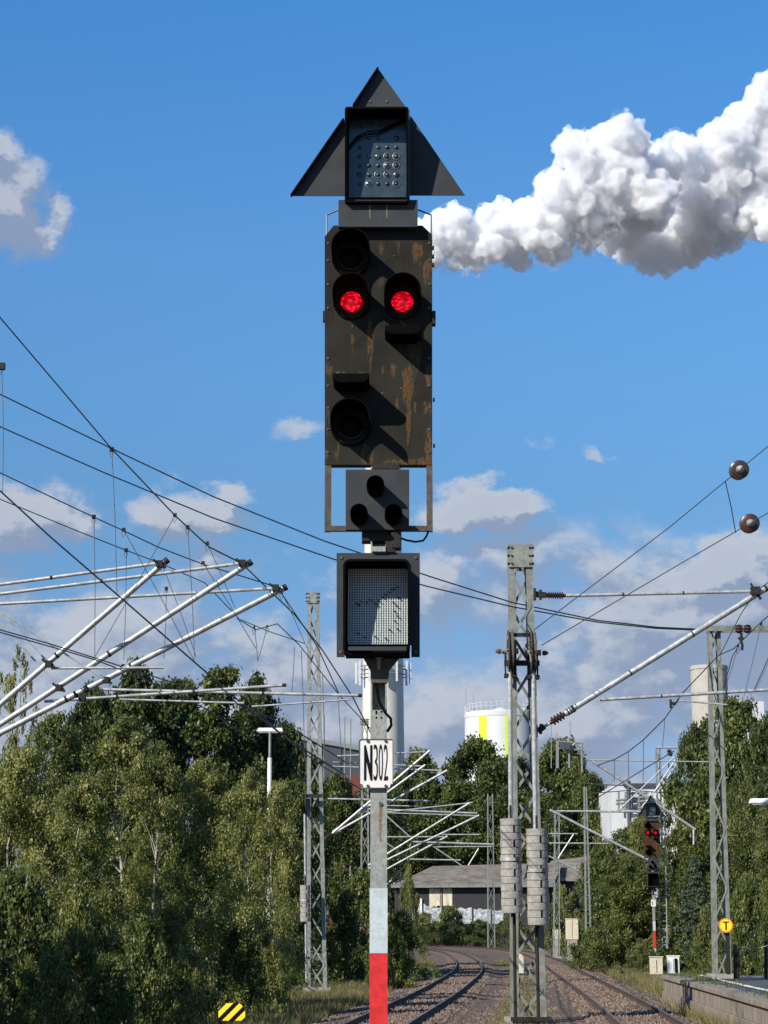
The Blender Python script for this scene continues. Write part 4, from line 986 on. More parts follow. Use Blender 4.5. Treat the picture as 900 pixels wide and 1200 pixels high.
# platform lamps
def lamp(label, x, yt, x0, x1, Y, ybase_white, zb):
    T = tp(x, yt, Y); root = thing('platform_lamp', label, 'street lamp', (T.x, Y, zb))
    MB().tube((T.x, Y, zb), (T.x, Y, tp(x, ybase_white, Y).z), .08, n=8).build('lower_pole', M['whitebox'], root)
    MB().tube((T.x, Y, tp(x, ybase_white, Y).z), T, .05, n=8).build('upper_pole', M['galv'], root)
    a, b4 = tp(x0, yt, Y), tp(x1, yt, Y); l_ = MB(); l_.prism([a + Vector((0, 0, .02)), b4 + Vector((0, 0, .02)), b4 + Vector((-.05, 0, .16)), a + Vector((.05, 0, .16))], (0, .3, 0)); hd = l_.build('lamp_head', M['whitebox'], root, bevel=.02)
    MB().box(a + Vector((.06, .03, -.02)), b4 + Vector((-.06, .27, .018))).build('diffuser', M['tubewhite'], hd)
lamp('white T-shaped platform lamp in front of the dark left trees', 316.5, 858, 301, 332, 75, 888, 0)
lamp('white lamp head reaching in at the right picture edge', 920, 942, 879, 925, 60, 1000, PZ)

# ------------------------------------------------------------------ cantilevers
def insul(p, q, parent, r=.11, n=4):
    p, q = Vector(p), Vector(q); pr = [(0, r * .35), (.08, r * .5), (.1, r * .5)]
    for i in range(n):
        c = .14 + .72 * (i + .5) / n; h = .72 / n / 2; pr += [(c - h, r * .42), (c - h * .2, r), (c + h * .3, r * .95), (c + h, r * .42)]
    pr += [(.9, r * .5), (1, r * .35)]
    return MB().lathe(p, q, pr, 14).build('insulator', M['brownins'], parent, smooth=True)
def cantilever(label, Y, tubes, ins=(), group=None, mm='tubewhite', dy=0.):
    """tubes: (part, x0, y0, x1, y1, width px[, dY at far end])"""
    t0 = tubes[0]; root = thing('catenary_cantilever', label, 'cantilever', P(t0[1], t0[2], Y), group)
    for tb in tubes:
        nm, xa, ya, xb, yb, wpx = tb[:6]; e = tb[6] if len(tb) > 6 else 0
        p, q = P(xa, ya, Y + e), P(xb, yb, Y + e + (tb[7] if len(tb) > 7 else 0)); r = wpx / ppm(Y, (ya + yb) / 2) / 2
        o = MB().tube(p, q, r, n=12).build(nm, M[mm], root, smooth=True)
        if wpx > 3.5:
            d = (q - p).normalized(); L_ = (q - p).length; c_ = MB()
            c_.tube(q - d * .02, q + d * .05, r * 1.15); c_.build('end_cap', M['dark'], o)
            for f in (.30, .62):
                s_ = p.lerp(q, f); MB().tube(s_, s_ + d * .04, r * 1.12).build('clamp_ring', M['dark'], o)
    for i_ in ins:
        insul(P(i_[0], i_[1], Y), P(i_[2], i_[3], Y), root, i_[4] / ppm(Y, i_[1]) / 2, i_[5] if len(i_) > 5 else 4)
    return root
g = 'near cantilevers reaching in from the left edge'
CA = 30.
cl1 = cantilever('first of three near cantilevers on the left, its tip reaching highest and farthest left', CA, [('diagonal_tube', -150, 955, 194, 658, 7), ('top_tube', -150, 705, 186, 660, 4.2)])
cl2 = cantilever('middle of three near cantilevers on the left, its tip beside the third wire crossing', CA + 1, [('diagonal_tube', -150, 946, 292, 660, 7), ('top_tube', -150, 715, 281, 660.5, 4.2)])
cl3 = cantilever('lowest of three near cantilevers on the left, its tip reaching farthest right', CA + 2, [('diagonal_tube', -150, 936, 333, 689, 7), ('top_tube', -150, 716, 322, 689.5, 4.0), ('joint_sleeve', 66, 825, 100, 808, 7.6, -.01)])
for (x, y, cl, Y) in ((187, 661, cl1, CA), (284, 660, cl2, CA + 1), (323, 689, cl3, CA + 2), (57, 778, cl1, CA), (69, 806, cl2, CA + 1), (124, 797, cl3, CA + 2), (96, 818, cl3, CA + 2)):
    c = P(x, y, Y - .06); k = MB(); k.box(c + Vector((-.05, -.05, -.05)), c + Vector((.05, .05, .05))); k.tube(c + Vector((.03, 0, .02)), c + Vector((.09, -.02, -.06)), .02); k.tube(c + Vector((-.05, 0, .03)), c + Vector((-.1, 0, .07)), .018)
    k.build('clamp', M['dark'], cl, split=True)
cantilever('short steady arm under the first near cantilever at left', CA, [('steady_tube', 60, 783, 192, 782.3, 3.2)])
cantilever('long pale registration arm in front of the left trees, with raised tip', CA + 4, [('registration_tube', 52, 822, 332, 803, 3.6), ('drop_arm', 140, 819.5, 286, 824, 2.4)])
cantilever('long level registration arm running from the left trees to the slim mast', CA + 5, [('registration_tube', 121, 808, 421, 815, 3.6), ('steady_arm', 295, 828, 408, 820, 2.2)])
k = MB(); c = P(412, 820, CA + 5)
# hidden root mast off the left edge
lm_, *_r = lattice('lattice_mast', 'lattice mast just outside the left edge holding the near cantilevers', CA + 1.2, (-165, 1300), (-165, 560), 34, 28, 1., M['galv'], lw=.12)
for (a, b_, Y) in ((P(-20, 842, CA), P(57, 778, CA), CA),): pass
# stays (thin tubes crossing behind)
for i, (xa, ya, xb, yb) in enumerate(((-4, 712, 60, 780), (-4, 725, 70, 806), (-4, 714, 122, 796))):
    tag(MB().tube(P(xa, ya, CA + 1), P(xb, yb, CA + 1), .016, n=6).build('stay_tube', M['tubegrey'], loc=P(xa, ya, CA + 1)), 'thin grey stay rod ending on the %s near cantilever at the left edge' % ['first', 'middle', 'lowest'][i], 'stay rod', 'stay rods of the near cantilevers')
# weight mast's own cantilever
cm = cantilever('long cantilever reaching right from the weight mast, diagonal tube over a thin top tube', MY, [('diagonal_tube', 669, 832, 897, 690, 7), ('diagonal_root', 634, 854, 645, 847, 3.5), ('diagonal_root', 662, 836.5, 671, 831, 8), ('top_tube', 663, 698, 884, 693, 4), ('top_root', 626, 696, 640, 697.5, 4.5)],
                ins=[(644, 847.5, 663, 836, 11, 4), (638, 697.5, 664, 698, 9, 7)], dy=0)
k = MB()
for px_, py_, px2, py2 in ((628, 696.5, 640, 697.5), (630, 857, 638, 851)):
    c, c2_ = P(px_, py_, MY - .05), P(px2, py2, MY - .05); k.box(c - Vector((.06, .1, .16)), c + Vector((.0, .1, .16))); k.bar(c + Vector((.002, 0, 0)), c2_, .09, .16); q = c.lerp(c2_, .45); k.tube(q - Vector((0, 0, .14)), q + Vector((0, 0, .14)), .04)
k.build('root_fitting', M['dark'], cm, split=True)
k = MB(); c = P(885, 692, MY - .1); k.box(c - Vector((.12, .1, .12)), c + Vector((.12, .1, .1))); k.tube(c, c + Vector((.15, 0, -.25)), .04); k.tube(c, c + Vector((-.12, 0, .2)), .03); k.build('tip_clamp', M['dark'], cm, split=True)
cantilever('registration arm hung from the long right cantilever, crossing the portal mast', MY, [('registration_tube', 703, 820, 940, 806, 4), ('steady_arm', 796, 821, 852, 826, 2)])
k = MB(); c = P(789, 824, MY - .1); k.box(c - Vector((.10, .03, .14)), c + Vector((-.04, .03, .1))); k.box(c - Vector((.039, .03, .05)), c + Vector((.08, .03, .03))); k.tube(c + Vector((.08, 0, 0)), c + Vector((.14, 0, .12)), .025);
tag(k.build('arm_bracket', M['dark'], loc=c), 'small dark bracket hanging under the registration arm left of the portal mast', 'bracket')

g = 'distant cantilevers right of the N302 plate'
cantilever('upper far cantilever right of the number plate, its white tip highest', LY, [('diagonal_tube', 388, 978, 503.5, 880, 3.2), ('top_tube', 395, 886, 498, 881, 1.8)], ins=[(380, 984, 391, 975, 6, 4), (372, 893, 381, 893, 5, 4)])
cantilever('second far cantilever right of the number plate, ending just below the highest', LY + 2, [('diagonal_tube', 390, 975, 498.5, 896.5, 3), ('top_tube', 390, 893, 498, 898, 1.6)])
cantilever('third far cantilever right of the number plate, longest of the upper group', LY + 4, [('diagonal_tube', 392, 976, 524, 903, 3), ('top_tube', 390, 898, 518, 903, 1.7)])
cantilever('far registration arm low right of the number plate', LY + 5, [('registration_tube', 384, 936, 504, 938.5, 2.2), ('steady_arm', 450, 944, 498, 945, 1.5)])
cantilever('fourth far cantilever, first of the lower group behind the big signal pole', 125, [('diagonal_tube', 432, 1014, 550.5, 941, 2.6), ('top_tube', 432, 954, 554, 940.5, 1.6)])
cantilever('fifth far cantilever, reaching farthest right in the lower group', 127, [('diagonal_tube', 432, 1018, 561.5, 955.5, 2.6), ('top_tube', 432, 948, 559, 953, 2.2), ('top_tube', 436, 952, 560, 956, 1.5)])
cantilever('sixth far cantilever, lowest and shortest of the lower group', 129, [('diagonal_tube', 432, 1030, 524.5, 980, 2.4), ('top_tube', 432, 981, 520, 980.5, 1.6)])
cantilever('small pale arms in front of the warehouse roof', 140, [('top_tube', 484, 986.5, 579, 989.5, 2.2), ('top_tube', 511, 992.5, 577, 992, 1.4), ('registration_tube', 480, 1007, 540, 1008, 1.8), ('drop_arm', 508, 992, 545, 1017, 1.5), ('drop_arm', 561, 994, 549, 1014, 1.6), ('top_tube', 518, 978, 562, 978, 1.6)])
cantilever('thin criss-cross arms low between signal pole and warehouse', 135, [('diagonal_tube', 453, 956, 482, 982, 1.8), ('diagonal_tube', 453, 1037, 476, 1013, 1.3), ('diagonal_tube', 453, 1041, 478, 1025, 1.3), ('diagonal_tube', 453, 988, 477, 1004, 1.2)])
cantilever('long sloping far cantilever running down to the right above the distant signal', 120, [('diagonal_tube', 694, 892, 815, 972, 3.2), ('top_tube', 690, 890.5, 834, 893, 1.6), ('drop_arm', 813, 972, 813, 990, 2.6)])
cantilever('far cantilever sloping down to the body of the distant signal', 112, [('diagonal_tube', 644, 949, 760, 1008, 3.2), ('top_tube', 652, 950.5, 775, 951.5, 2.4), ('registration_tube', 723, 949.5, 775, 952.5, 2.6)])
cantilever('small pale far arms over the shed roof right of the weight stacks', 150, [('top_tube', 643, 977, 677, 977, 1.4), ('top_tube', 643, 988, 715, 988.5, 1.8), ('diagonal_tube', 654, 1006, 672, 978, 1.8), ('diagonal_tube', 643, 1003, 679, 1021, 2.0)])
gl = cantilever('pale green portal struts behind the thin portal mast', 150, [('strut', 770, 930, 803, 880, 1.6), ('strut', 762, 935, 797, 882, 1.6), ('strut', 752, 946, 775, 918, 1.6), ('beam', 769, 876, 830, 876, 2.4), ('diagonal_tube', 725, 950, 790, 887, 1.4)], mm='tubegrey')
insul(P(783, 878, 150), P(787, 886, 150), gl, .22, 3)

# ------------------------------------------------------------------ wires
def line(label, pts, wpx=1.3, droppers=(), group=None, mm='wire', extras=(), name='overhead_wire', cat='overhead wire', sub=10, balls=()):
    """pts: (px, py, Y) ; straight in space between the points"""
    W = [P(*p) for p in pts]; root = thing(name, label, cat, W[0], group)
    k = MB(); rs = [max(.004, wpx / ppm(p[2], p[1]) / 2) for p in pts]; k.poly(W, rs, 6); k.build('wire', M[mm], root)
    for e in extras:
        Wn = [P(*p) for p in e]; k = MB(); k.poly(Wn, [max(.004, wpx / ppm(p[2], p[1]) / 2) for p in e], 6); k.build('contact_wire', M[mm], root)
    for d in droppers:          # (x0,y0,x1,y1,Y)
        x0, y0, x1, y1, Y = d; a, b4 = P(x0, y0, Y), P(x1, y1, Y); m_ = a.lerp(b4, .5) + Vector((.01, 0, 0)); r = .55 / ppm(Y, y0) * .8
        dr = MB().poly([a, m_, b4], r, 5).build('dropper', M['wire'], root)
        if ppm(Y, y0) > 45:
            lp = MB(); s_ = 5 / ppm(Y, y0); lp.poly([a, a + Vector((-s_ * .5, 0, -s_ * .8)), a + Vector((-s_ * .1, 0, -s_ * 1.9)), a + Vector((s_ * .35, 0, -s_ * .9)), a], r * .8, 5); lp.build('dropper_loop', M['dark'], dr)
            MB().box(a - Vector((.025, .02, .02)), a + Vector((.025, .02, .03))).build('dropper_clamp', M['dark'], dr)
    return root
line('steep catenary wire from the upper left edge down through the middle cantilever tip', [(-40, 325, 16), (0, 372, 18), (130, 525, 24), (205, 604, 28), (245, 641, 30), (283, 660, 31), (345, 720, 45), (378, 762, 56), (414, 818, 75), (436, 862, 100)], 1.7,
     droppers=[(131, 527, 137, 697, 24), (205, 604, 111, 770, 29), (220, 618, 228, 772, 29), (243, 637, 275, 712, 31)])
line('upper of two long sagging feeder wires running to the portal beam', [(-40, 446, 19), (0, 462, 20), (140, 530, 26), (250, 582, 33), (380, 634, 42), (505, 676, 50), (600, 706, 56), (700, 727, 60), (770, 735, 63), (822, 737.5, 65)], 1.6, group='feeder wires')
line('lower of two long sagging feeder wires running to the portal beam', [(-40, 484, 19), (0, 500, 20), (120, 553, 26), (250, 607, 33), (390, 655, 42), (500, 687, 50), (600, 711, 56), (700, 729, 60), (770, 736.5, 63), (822, 738.6, 65)], 1.6, group='feeder wires')
line('catenary wire from the left edge to the tip of the lowest near cantilever', [(-40, 535, 21), (0, 554, 22), (110, 606, 26), (145, 622, 28), (185, 641, 29), (240, 662, 31), (325, 688, 32), (372, 758, 50), (398, 815, 68)], 1.4,
     droppers=[(110, 606, 111, 770, 26), (145, 621, 228, 775, 29), (238, 660, 300, 760, 31), (330, 694, 360, 760, 36)])
line('catenary wire from the left edge to the tip of the first near cantilever', [(-40, 570, 25), (0, 585, 26), (95, 624, 28), (148, 645, 29), (188, 660, 30), (240, 683, 36), (280, 725, 44)], 1.2,
     droppers=[(148, 645, 145, 773, 29), (191, 664, 230, 770, 31), (195, 690, 192, 772, 32)])
line('thick contact wire sloping steeply from the left edge across the three near cantilevers', [(-30, 546, 13.5), (2, 577, 15), (60, 630, 19), (141, 700, 25), (228, 776, 33), (290, 830, 42), (340, 868, 58), (404, 908, 82)], 2.0, droppers=[(2, 430, 3, 577, 15)])
line('pair of dark contact wires running level from the left edge into the trees', [(-30, 730, 21), (0, 738, 22), (60, 755, 25), (111, 771, 28), (200, 799, 35), (285, 827, 45), (340, 852, 60), (405, 893, 84)], 1.5,
     extras=[[(-30, 732, 21), (0, 741, 22), (60, 758, 25), (111, 773, 28), (165, 794, 33), (240, 830, 44), (300, 870, 60)]])
line('far catenary wires passing behind the slim left mast', [(278, 725, 50), (300, 738, 52), (325, 731, 54), (350, 755, 58), (398, 815, 72), (436, 856, 100)], 1.2,
     droppers=[(298, 735, 302, 775, 52), (313, 734, 302, 775, 52), (345, 758, 342, 812, 60), (353, 762, 357, 890, 62), (378, 790, 380, 890, 66), (396, 815, 400, 892, 72)], group='far catenary wires')
line('thin far wire crossing the upper end of the slim left mast', [(282, 726, 50), (315, 740, 54), (357, 754, 60), (333, 745, 56)][:3], 1.0, group='far catenary wires')
line('wire from the left trees running down to the far cantilevers', [(262, 795, 60), (300, 832, 66), (342, 872, 76), (381, 900, 84), (432, 930, 100)], 1.3)
for lab, pts, ix in (('upper tension wire with a brown insulator, rising to the right edge', [(626, 738, MY), (783, 619, 33), (900, 523, 23), (960, 474, 20)], 865.5), ('lower tension wire with a brown insulator, rising to the right edge', [(635, 756, MY), (800, 659, 35), (900, 601, 25), (980, 555, 21)], 878)):
    rt = line(lab, pts, 1.2, mm='wirelight')
    i = 1; p, q = P(*pts[1]), P(*pts[2])
    f = (ix - pts[1][0]) / (pts[2][0] - pts[1][0]); f = f * pts[1][2] / (pts[1][2] * f + pts[2][2] * (1 - f)); c = p.lerp(q, f); d = (q - p).normalized(); r = 11.2 / ppm(c.y, 560)
    # strain insulator seen almost end on
    ax = (d * .55 + Vector((-.1, -1, 0)).normalized() * .45).normalized()
    MB().lathe(c - d * r * .8, c + d * r * .8, [(0, r * .3), (.05, r * .85), (.2, r), (.45, r * .96), (.55, r * .62), (.62, r * .62), (.7, r * .98), (.92, r), (1, r * .8), (1.001, r * .35)], 24).build('insulator', M['brownins'], rt, smooth=True)
    MB().lathe(c + d * r * .8, c + d * r * 1.7, [(0, r * .42), (.5, r * .38), (.8, r * .22), (1, r * .1)], 14).build('end_fitting', M['tubewhite'], rt, smooth=True)
tag(MB().poly([P(850, 564, 26.5), P(857, 595, 26.8), P(862, 624, 27.2)], .007, 5).build('link_wire', M['wirelight'], loc=P(850, 567, 26.5)), 'short thin link wire joining the two tension wires left of their insulators', 'wire')
line('catenary wire dropping from the right edge past the portal mast to the far trees', [(930, 705, 40), (900, 722, 44), (892, 729, 46), (860, 760, 52), (842, 768, 55), (800, 812, 62), (779, 842, 72), (754, 867, 84), (736, 881, 95), (720, 890, 105), (700, 897, 120)], 1.3,
     droppers=[(892, 731, 872, 815, 46), (906, 762, 884, 812, 44), (865, 757, 852, 800, 52), (779, 842, 776, 876, 72), (754, 867, 753.5, 920, 84), (736, 881, 736.5, 917, 95), (720, 890, 720, 915, 105)])
line('thin wire from the long cantilever tip down to the registration arm', [(930, 660, 50), (885, 694, 55), (868, 720, 57), (845, 765, 60), (800, 812, 63), (812, 801, 63)][:5], 1.1)
line('thin dark wires slanting at the right edge below the portal beam', [(930, 732, 42), (900, 772, 44), (884, 808, 46)], 1.1, extras=[[(865, 757, 52), (858, 770, 53), (848, 806, 54)]])
line('far wire running left over the white factory roof', [(700, 935, 110), (760, 898, 104), (790, 880, 100)], 1.2, extras=[[(690, 930, 140), (740, 926, 140), (790, 930, 140)], [(681, 918, 140), (735, 921, 140)]])
for (xa, ya, xb, yb, Y) in ():
    pass

# ------------------------------------------------------------------ steam plume
def steam():
    rnd = random.Random(11)
    blobs = [(449, 292, 20, 0), (470, 290, 27, 0), (498, 285, 31, 1), (520, 270, 28, 0), (545, 290, 31, 2), (535, 255, 20, -3), (575, 276, 33, 0), (572, 252, 15, -2), (605, 266, 36, 3), (605, 300, 20, 5), (640, 270, 40, 0), (655, 225, 33, -4),
             (640, 215, 16, -6), (690, 235, 48, 0), (675, 180, 29, -5), (715, 185, 40, 0), (735, 160, 26, -5), (728, 150, 21, -7), (745, 215, 40, 0), (770, 200, 38, 6), (690, 255, 36, 2), (755, 245, 32, 6), (765, 230, 30, -2),
             (800, 175, 24, 12), (812, 215, 38, 18), (845, 165, 27, 14), (870, 145, 26, 16), (893, 118, 22, 14), (898, 96, 16, 12), (905, 140, 36, 18), (850, 205, 40, 18), (895, 195, 45, 20), (840, 255, 32, 22), (885, 245, 34, 20),
             (905, 262, 24, 14), (800, 255, 38, 26), (770, 280, 32, 26), (742, 285, 28, 24), (800, 290, 28, 28), (775, 300, 24, 26), (715, 275, 24, 16), (735, 262, 34, 16), (825, 275, 30, 26), (850, 270, 26, 24), (760, 312, 14, 26), (955, 140, 60, 22), (960, 200, 60, 26), (1010, 150, 70, 30), (1080, 140, 90, 36)]
    src = []
    def ring(c, r, k, n, depth):
        for _ in range(n):
            d = Vector((rnd.gauss(0, 1), rnd.gauss(0, 1), rnd.gauss(0, 1))).normalized(); rr = r * k * rnd.uniform(.7, 1.35)
            q = c + d * (r - rr * .25); src.append((q, rr))
            if depth: ring(q, rr, .36, 7, depth - 1)
    for (px, py, r, dy) in blobs:
        r *= .86
        c = P(px, py, CY + dy); rr = r / ppm(CY + dy, py); src.append((c, rr)); ring(c, rr, .34, 26 if px < 940 else 12, 1 if px < 940 else 0)
    import bmesh
    bm = bmesh.new(); bmesh.ops.create_icosphere(bm, subdivisions=1, radius=1); V = np.array([v.co for v in bm.verts]); FC = np.array([[v.index for v in f.verts] for f in bm.faces]); bm.free()
    C_ = np.array([c for c, _ in src]); r_ = np.array([r for _, r in src]); n = len(src); root = Vector(cc) + Vector((0, 0, cH))
    vs = (C_[:, None, :] + V[None] * r_[:, None, None]).reshape(-1, 3) - np.array(root); fs = (FC[None] + (np.arange(n) * len(V))[:, None, None]).reshape(-1, 3)
    me = bpy.data.meshes.new('steam_plume'); me.from_pydata(vs.tolist(), [], fs.tolist())
    mm = bpy.data.materials.new('white_steam'); mm.use_nodes = True; t = NT(mm.node_tree); t.n.clear()
    out = t.node('ShaderNodeOutputMaterial'); pv = t.node('ShaderNodeVolumePrincipled'); pv.inputs['Color'].default_value = (.955, .958, .966, 1)
    pv.inputs['Density'].default_value = STEAM_DENSITY; pv.inputs['Anisotropy'].default_value = .0; t.l.new(pv.outputs[0], out.inputs['Volume'])
    tcs = t.node('ShaderNodeTexCoord'); nz = t.noise(tcs.outputs['Object'], .42, 4, .62)
    t.l.new(t.step(nz, .34, .60, .14, STEAM_DENSITY), pv.inputs['Density'])
    me.materials.append(mm); o = bpy.data.objects.new('steam_plume', me); COL.objects.link(o); o.location = root
    rm = o.modifiers.new('remesh', 'REMESH'); rm.mode = 'VOXEL'; rm.voxel_size = .33
    for sz, st in ((2.2, 1.1), (.8, .5)):
        tx = bpy.data.textures.new('billow', 'CLOUDS'); tx.noise_scale = sz; tx.noise_depth = 2; dm = o.modifiers.new('billow', 'DISPLACE'); dm.texture = tx; dm.strength = st; dm.mid_level = .5
    WL[o] = root; hr = random.Random(5); hv = []; hf = []
    for (px, py, r, dy) in blobs:
        for _ in range(3):
            c = P(px + hr.uniform(-.5, .5) * r, py + hr.uniform(-.45, .55) * r, CY + dy) - root; rr = r / ppm(CY, py) * hr.uniform(.75, 1.0); k0 = len(hv)
            hv += [tuple(c + Vector(v_) * rr) for v_ in V]; hf += [tuple(int(i) + k0 for i in f_) for f_ in FC]
    m2 = bpy.data.meshes.new('thin_outer_steam'); m2.from_pydata(hv, [], hf); q = mm.copy(); q.name = 'thin_torn_steam'; t2 = NT(q.node_tree)
    pv2 = [n_ for n_ in t2.n if n_.type == 'PRINCIPLED_VOLUME'][0]; tc2 = t2.node('ShaderNodeTexCoord')
    t2.l.new(t2.step(t2.noise(tc2.outputs['Object'], .6, 4, .65), .50, .68, 0, .5), pv2.inputs['Density'])
    m2.materials.append(q); o2 = bpy.data.objects.new('thin_outer_steam', m2); COL.objects.link(o2); o2.parent = o
    rm2 = o2.modifiers.new('remesh', 'REMESH'); rm2.mode = 'VOXEL'; rm2.voxel_size = .8
    tag(o, 'thick white steam plume drifting right from the tall chimney top', 'steam plume')
    return o
STEAM_DENSITY = 1.1
steam()

# ------------------------------------------------------------------ trees, bushes, grass
def leaf_mesh(name, centers, radii, n_per, leaf, mm, rng, droop=0., flat=1., shell=.55, clump_tint=None, aspect=.55):
    """many small leaf faces spread through overlapping clumps"""
    C_ = np.repeat(np.asarray(centers, float), n_per, 0); Rr = np.repeat(np.asarray(radii, float), n_per); n = len(C_)
    d = rng.normal(size=(n, 3)); d /= np.linalg.norm(d, axis=1)[:, None]
    rad = rng.random(n) ** shell * (1 + .28 * rng.normal(size=n)); p = C_ + d * (Rr * rad)[:, None] * np.array([1, 1, flat])
    if droop: p[:, 2] -= droop * Rr * rng.random(n) ** 2 * 1.5
    nrm = rng.normal(size=(n, 3)) + d * .7 + np.array([0, 0, .5]); nrm /= np.linalg.norm(nrm, axis=1)[:, None]
    a = np.cross(nrm, rng.normal(size=(n, 3)) + (np.array([0, 0, -2.0]) if droop else 0)); a /= np.linalg.norm(a, axis=1)[:, None]
    b_ = np.cross(nrm, a)
    L = leaf * rng.uniform(.55, 1.35, n)[:, None]; w_ = L * aspect
    if droop: a, b_ = b_, a
    v = np.stack([p - a * L / 2, p + b_ * w_ / 2, p + a * L / 2 + nrm * L * .12, p - b_ * w_ / 2], 1).reshape(-1, 3)
    me = bpy.data.meshes.new(name); me.vertices.add(4 * n); me.vertices.foreach_set('co', v.ravel())
    me.loops.add(4 * n); me.loops.foreach_set('vertex_index', np.arange(4 * n, dtype=np.int32))
    me.polygons.add(n); me.polygons.foreach_set('loop_start', np.arange(0, 4 * n, 4, dtype=np.int32)); me.polygons.foreach_set('loop_total', np.full(n, 4, np.int32))
    me.update(calc_edges=True)
    ct = rng.normal(size=len(centers)) * .22 if clump_tint is None else clump_tint
    tint = np.clip(.45 + np.repeat(ct, n_per) + rng.normal(size=n) * .2, 0, 1); tint = np.repeat(tint, 4)
    at = me.attributes.new('tint', 'FLOAT', 'POINT'); at.data.foreach_set('value', tint.astype(np.float32))
    me.materials.append(mm); return me
def profile(kind, t):
    if kind == 'oak': return max(0, math.sin(math.pi * min(1, t * .9 + .10)) ** .55)
    if kind == 'poplar': return max(0, math.sin(math.pi * min(1, t * .84 + .16)) ** .6)
    if kind == 'birch': return max(0, (1 - t) ** .42 * (.75 + .45 * t))
    if kind == 'cone': return max(0, 1 - t)
    return max(0, math.cos(t * math.pi / 2) ** .5)
PROTO = {}
def make_proto(key, kind, seed, H=12., Rad=4., base=.14, nclump=150, nper=240, leaf=.2, crad=.17, leafm='leaf_oak', bark='bark', droop=0., flat=.8, trunk_r=.2, limbs=12, name_c='crown'):
    rng = np.random.default_rng(seed); rnd = random.Random(seed)
    tops = [(0, 0, 1.)]
    lobes = [(rnd.uniform(0, 6.28), rnd.uniform(.55, 1.), rnd.uniform(.0, 1)) for _ in range(5)]
    cs, rs = [], []
    while len(cs) < nclump:
        t_ = rnd.random() ** .85; a = rnd.uniform(0, 6.283); q = rnd.random() ** .45
        wob = 1 + .22 * math.sin(a * 2 + lobes[0][0] + t_ * 5) + .16 * math.sin(a * 3 + lobes[1][0] - t_ * 9)
        r = profile(kind, t_) * Rad * wob * q
        c = (math.cos(a) * r, math.sin(a) * r, H * (base + (1 - base) * t_ * rnd.uniform(.93, 1.0))); k = rnd.uniform(.55, 1.35)
        cs.append(c); rs.append(Rad * crad * k * (.6 + .5 * profile(kind, t_)))
    T = MB(); pts = [Vector((math.sin(i * 1.3 + seed) * .12 * i * .4, math.cos(i * 1.7 + seed) * .1 * i * .4, H * .93 * i / 7 - .3 * (i == 0))) for i in range(8)]
    T.poly(pts, [trunk_r * (1.15 - i / 7.2) for i in range(8)], 8)
    for i in range(limbs):
        f = rnd.uniform(base, .85); j = min(6, int(f * 7)); s_ = pts[j].lerp(pts[j + 1], f * 7 - j); e = Vector(cs[rnd.randrange(len(cs))])
        for _ in range(8):
            e2 = Vector(cs[rnd.randrange(len(cs))])
            if e2.z > s_.z and abs(e2.z - s_.z - H * .12) < abs(e.z - s_.z - H * .12): e = e2
        m_ = s_.lerp(e, .5) + Vector((0, 0, -.04 * H * .3)); T.poly([s_, m_, e], [trunk_r * .42 * (1.1 - f), trunk_r * .26 * (1.1 - f), trunk_r * .1], 6)
    root = bpy.data.objects.new(key, None); root.empty_display_size = .5; COL.objects.link(root); WL[root] = Vector()
    me = leaf_mesh(name_c, cs, rs, nper, leaf, M[leafm], rng, droop, flat)
    co = bpy.data.objects.new(name_c, me); COL.objects.link(co); co.parent = root; WL[co] = Vector()
    T.build('trunk', M[bark], root)
    PROTO[key] = (root, H, Rad); root['used'] = 0
    return root
make_proto('oak_tree', 'oak', 1, 12, 5, .2, 170, 240, .27, .17)
make_proto('oak_tree_b', 'oak', 2, 12, 4.6, .15, 170, 240, .26, .18)
make_proto('poplar_tree', 'poplar', 3, 14, 2.6, .12, 130, 260, .24, .24)
make_proto('poplar_tree_b', 'poplar', 8, 14, 3.1, .1, 150, 250, .24, .22)
make_proto('birch_tree', 'birch', 4, 10, 2.6, .06, 150, 300, .12, .20, 'leaf_birch', 'birchbark', droop=.35, trunk_r=.09, limbs=22)
make_proto('birch_tree_b', 'birch', 5, 10, 3.0, .04, 160, 300, .12, .19, 'leaf_birch', 'birchbark', droop=.3, trunk_r=.08, limbs=22)
make_proto('sparse_birch', 'birch', 6, 10, 2.2, .15, 110, 90, .13, .13, 'leaf_birch', 'birchbark', droop=1.3, trunk_r=.08, limbs=26)
make_proto('bush', 'bush', 7, 3, 2.2, .0, 90, 190, .13, .2, 'leaf_bush', droop=0, trunk_r=.04, limbs=18, name_c='foliage')
make_proto('bush_b', 'bush', 9, 3, 2.0, .0, 90, 170, .11, .19, 'leaf_birch', droop=.5, trunk_r=.04, limbs=18, name_c='foliage')
make_proto('conifer', 'cone', 10, 8, 2.3, .03, 170, 170, .16, .16, 'leaf_blue', flat=.5, trunk_r=.12, limbs=20)
NAMES = {'oak_tree': ('oak_tree', 'tree'), 'oak_tree_b': ('oak_tree', 'tree'), 'poplar_tree': ('poplar_tree', 'tree'), 'poplar_tree_b': ('poplar_tree', 'tree'), 'birch_tree': ('birch_tree', 'tree'),
         'birch_tree_b': ('birch_tree', 'tree'), 'sparse_birch': ('birch_tree', 'tree'), 'bush': ('bush', 'bush'), 'bush_b': ('bush', 'bush'), 'conifer': ('conifer', 'tree')}
def plant(key, px, ytop, wpx, Y, label, group=None, rot=None, zb=-.3):
    root, H, Rad = PROTO[key]; o = root
    if root['used']: o = dup(root)
    root['used'] = 1
    T = P(px, ytop, Y); h = T.z - zb; w_ = wpx / ppm(Y, ytop + 40)
    o.name = NAMES[key][0]; o.location = (T.x, Y, zb); o.scale = (w_ / 2 / Rad, w_ / 2 / Rad, h / H * .985)
    o.rotation_euler = (0, 0, random.uniform(0, 6.28) if rot is None else rot); tag(o, label, NAMES[key][1], group)
    return o
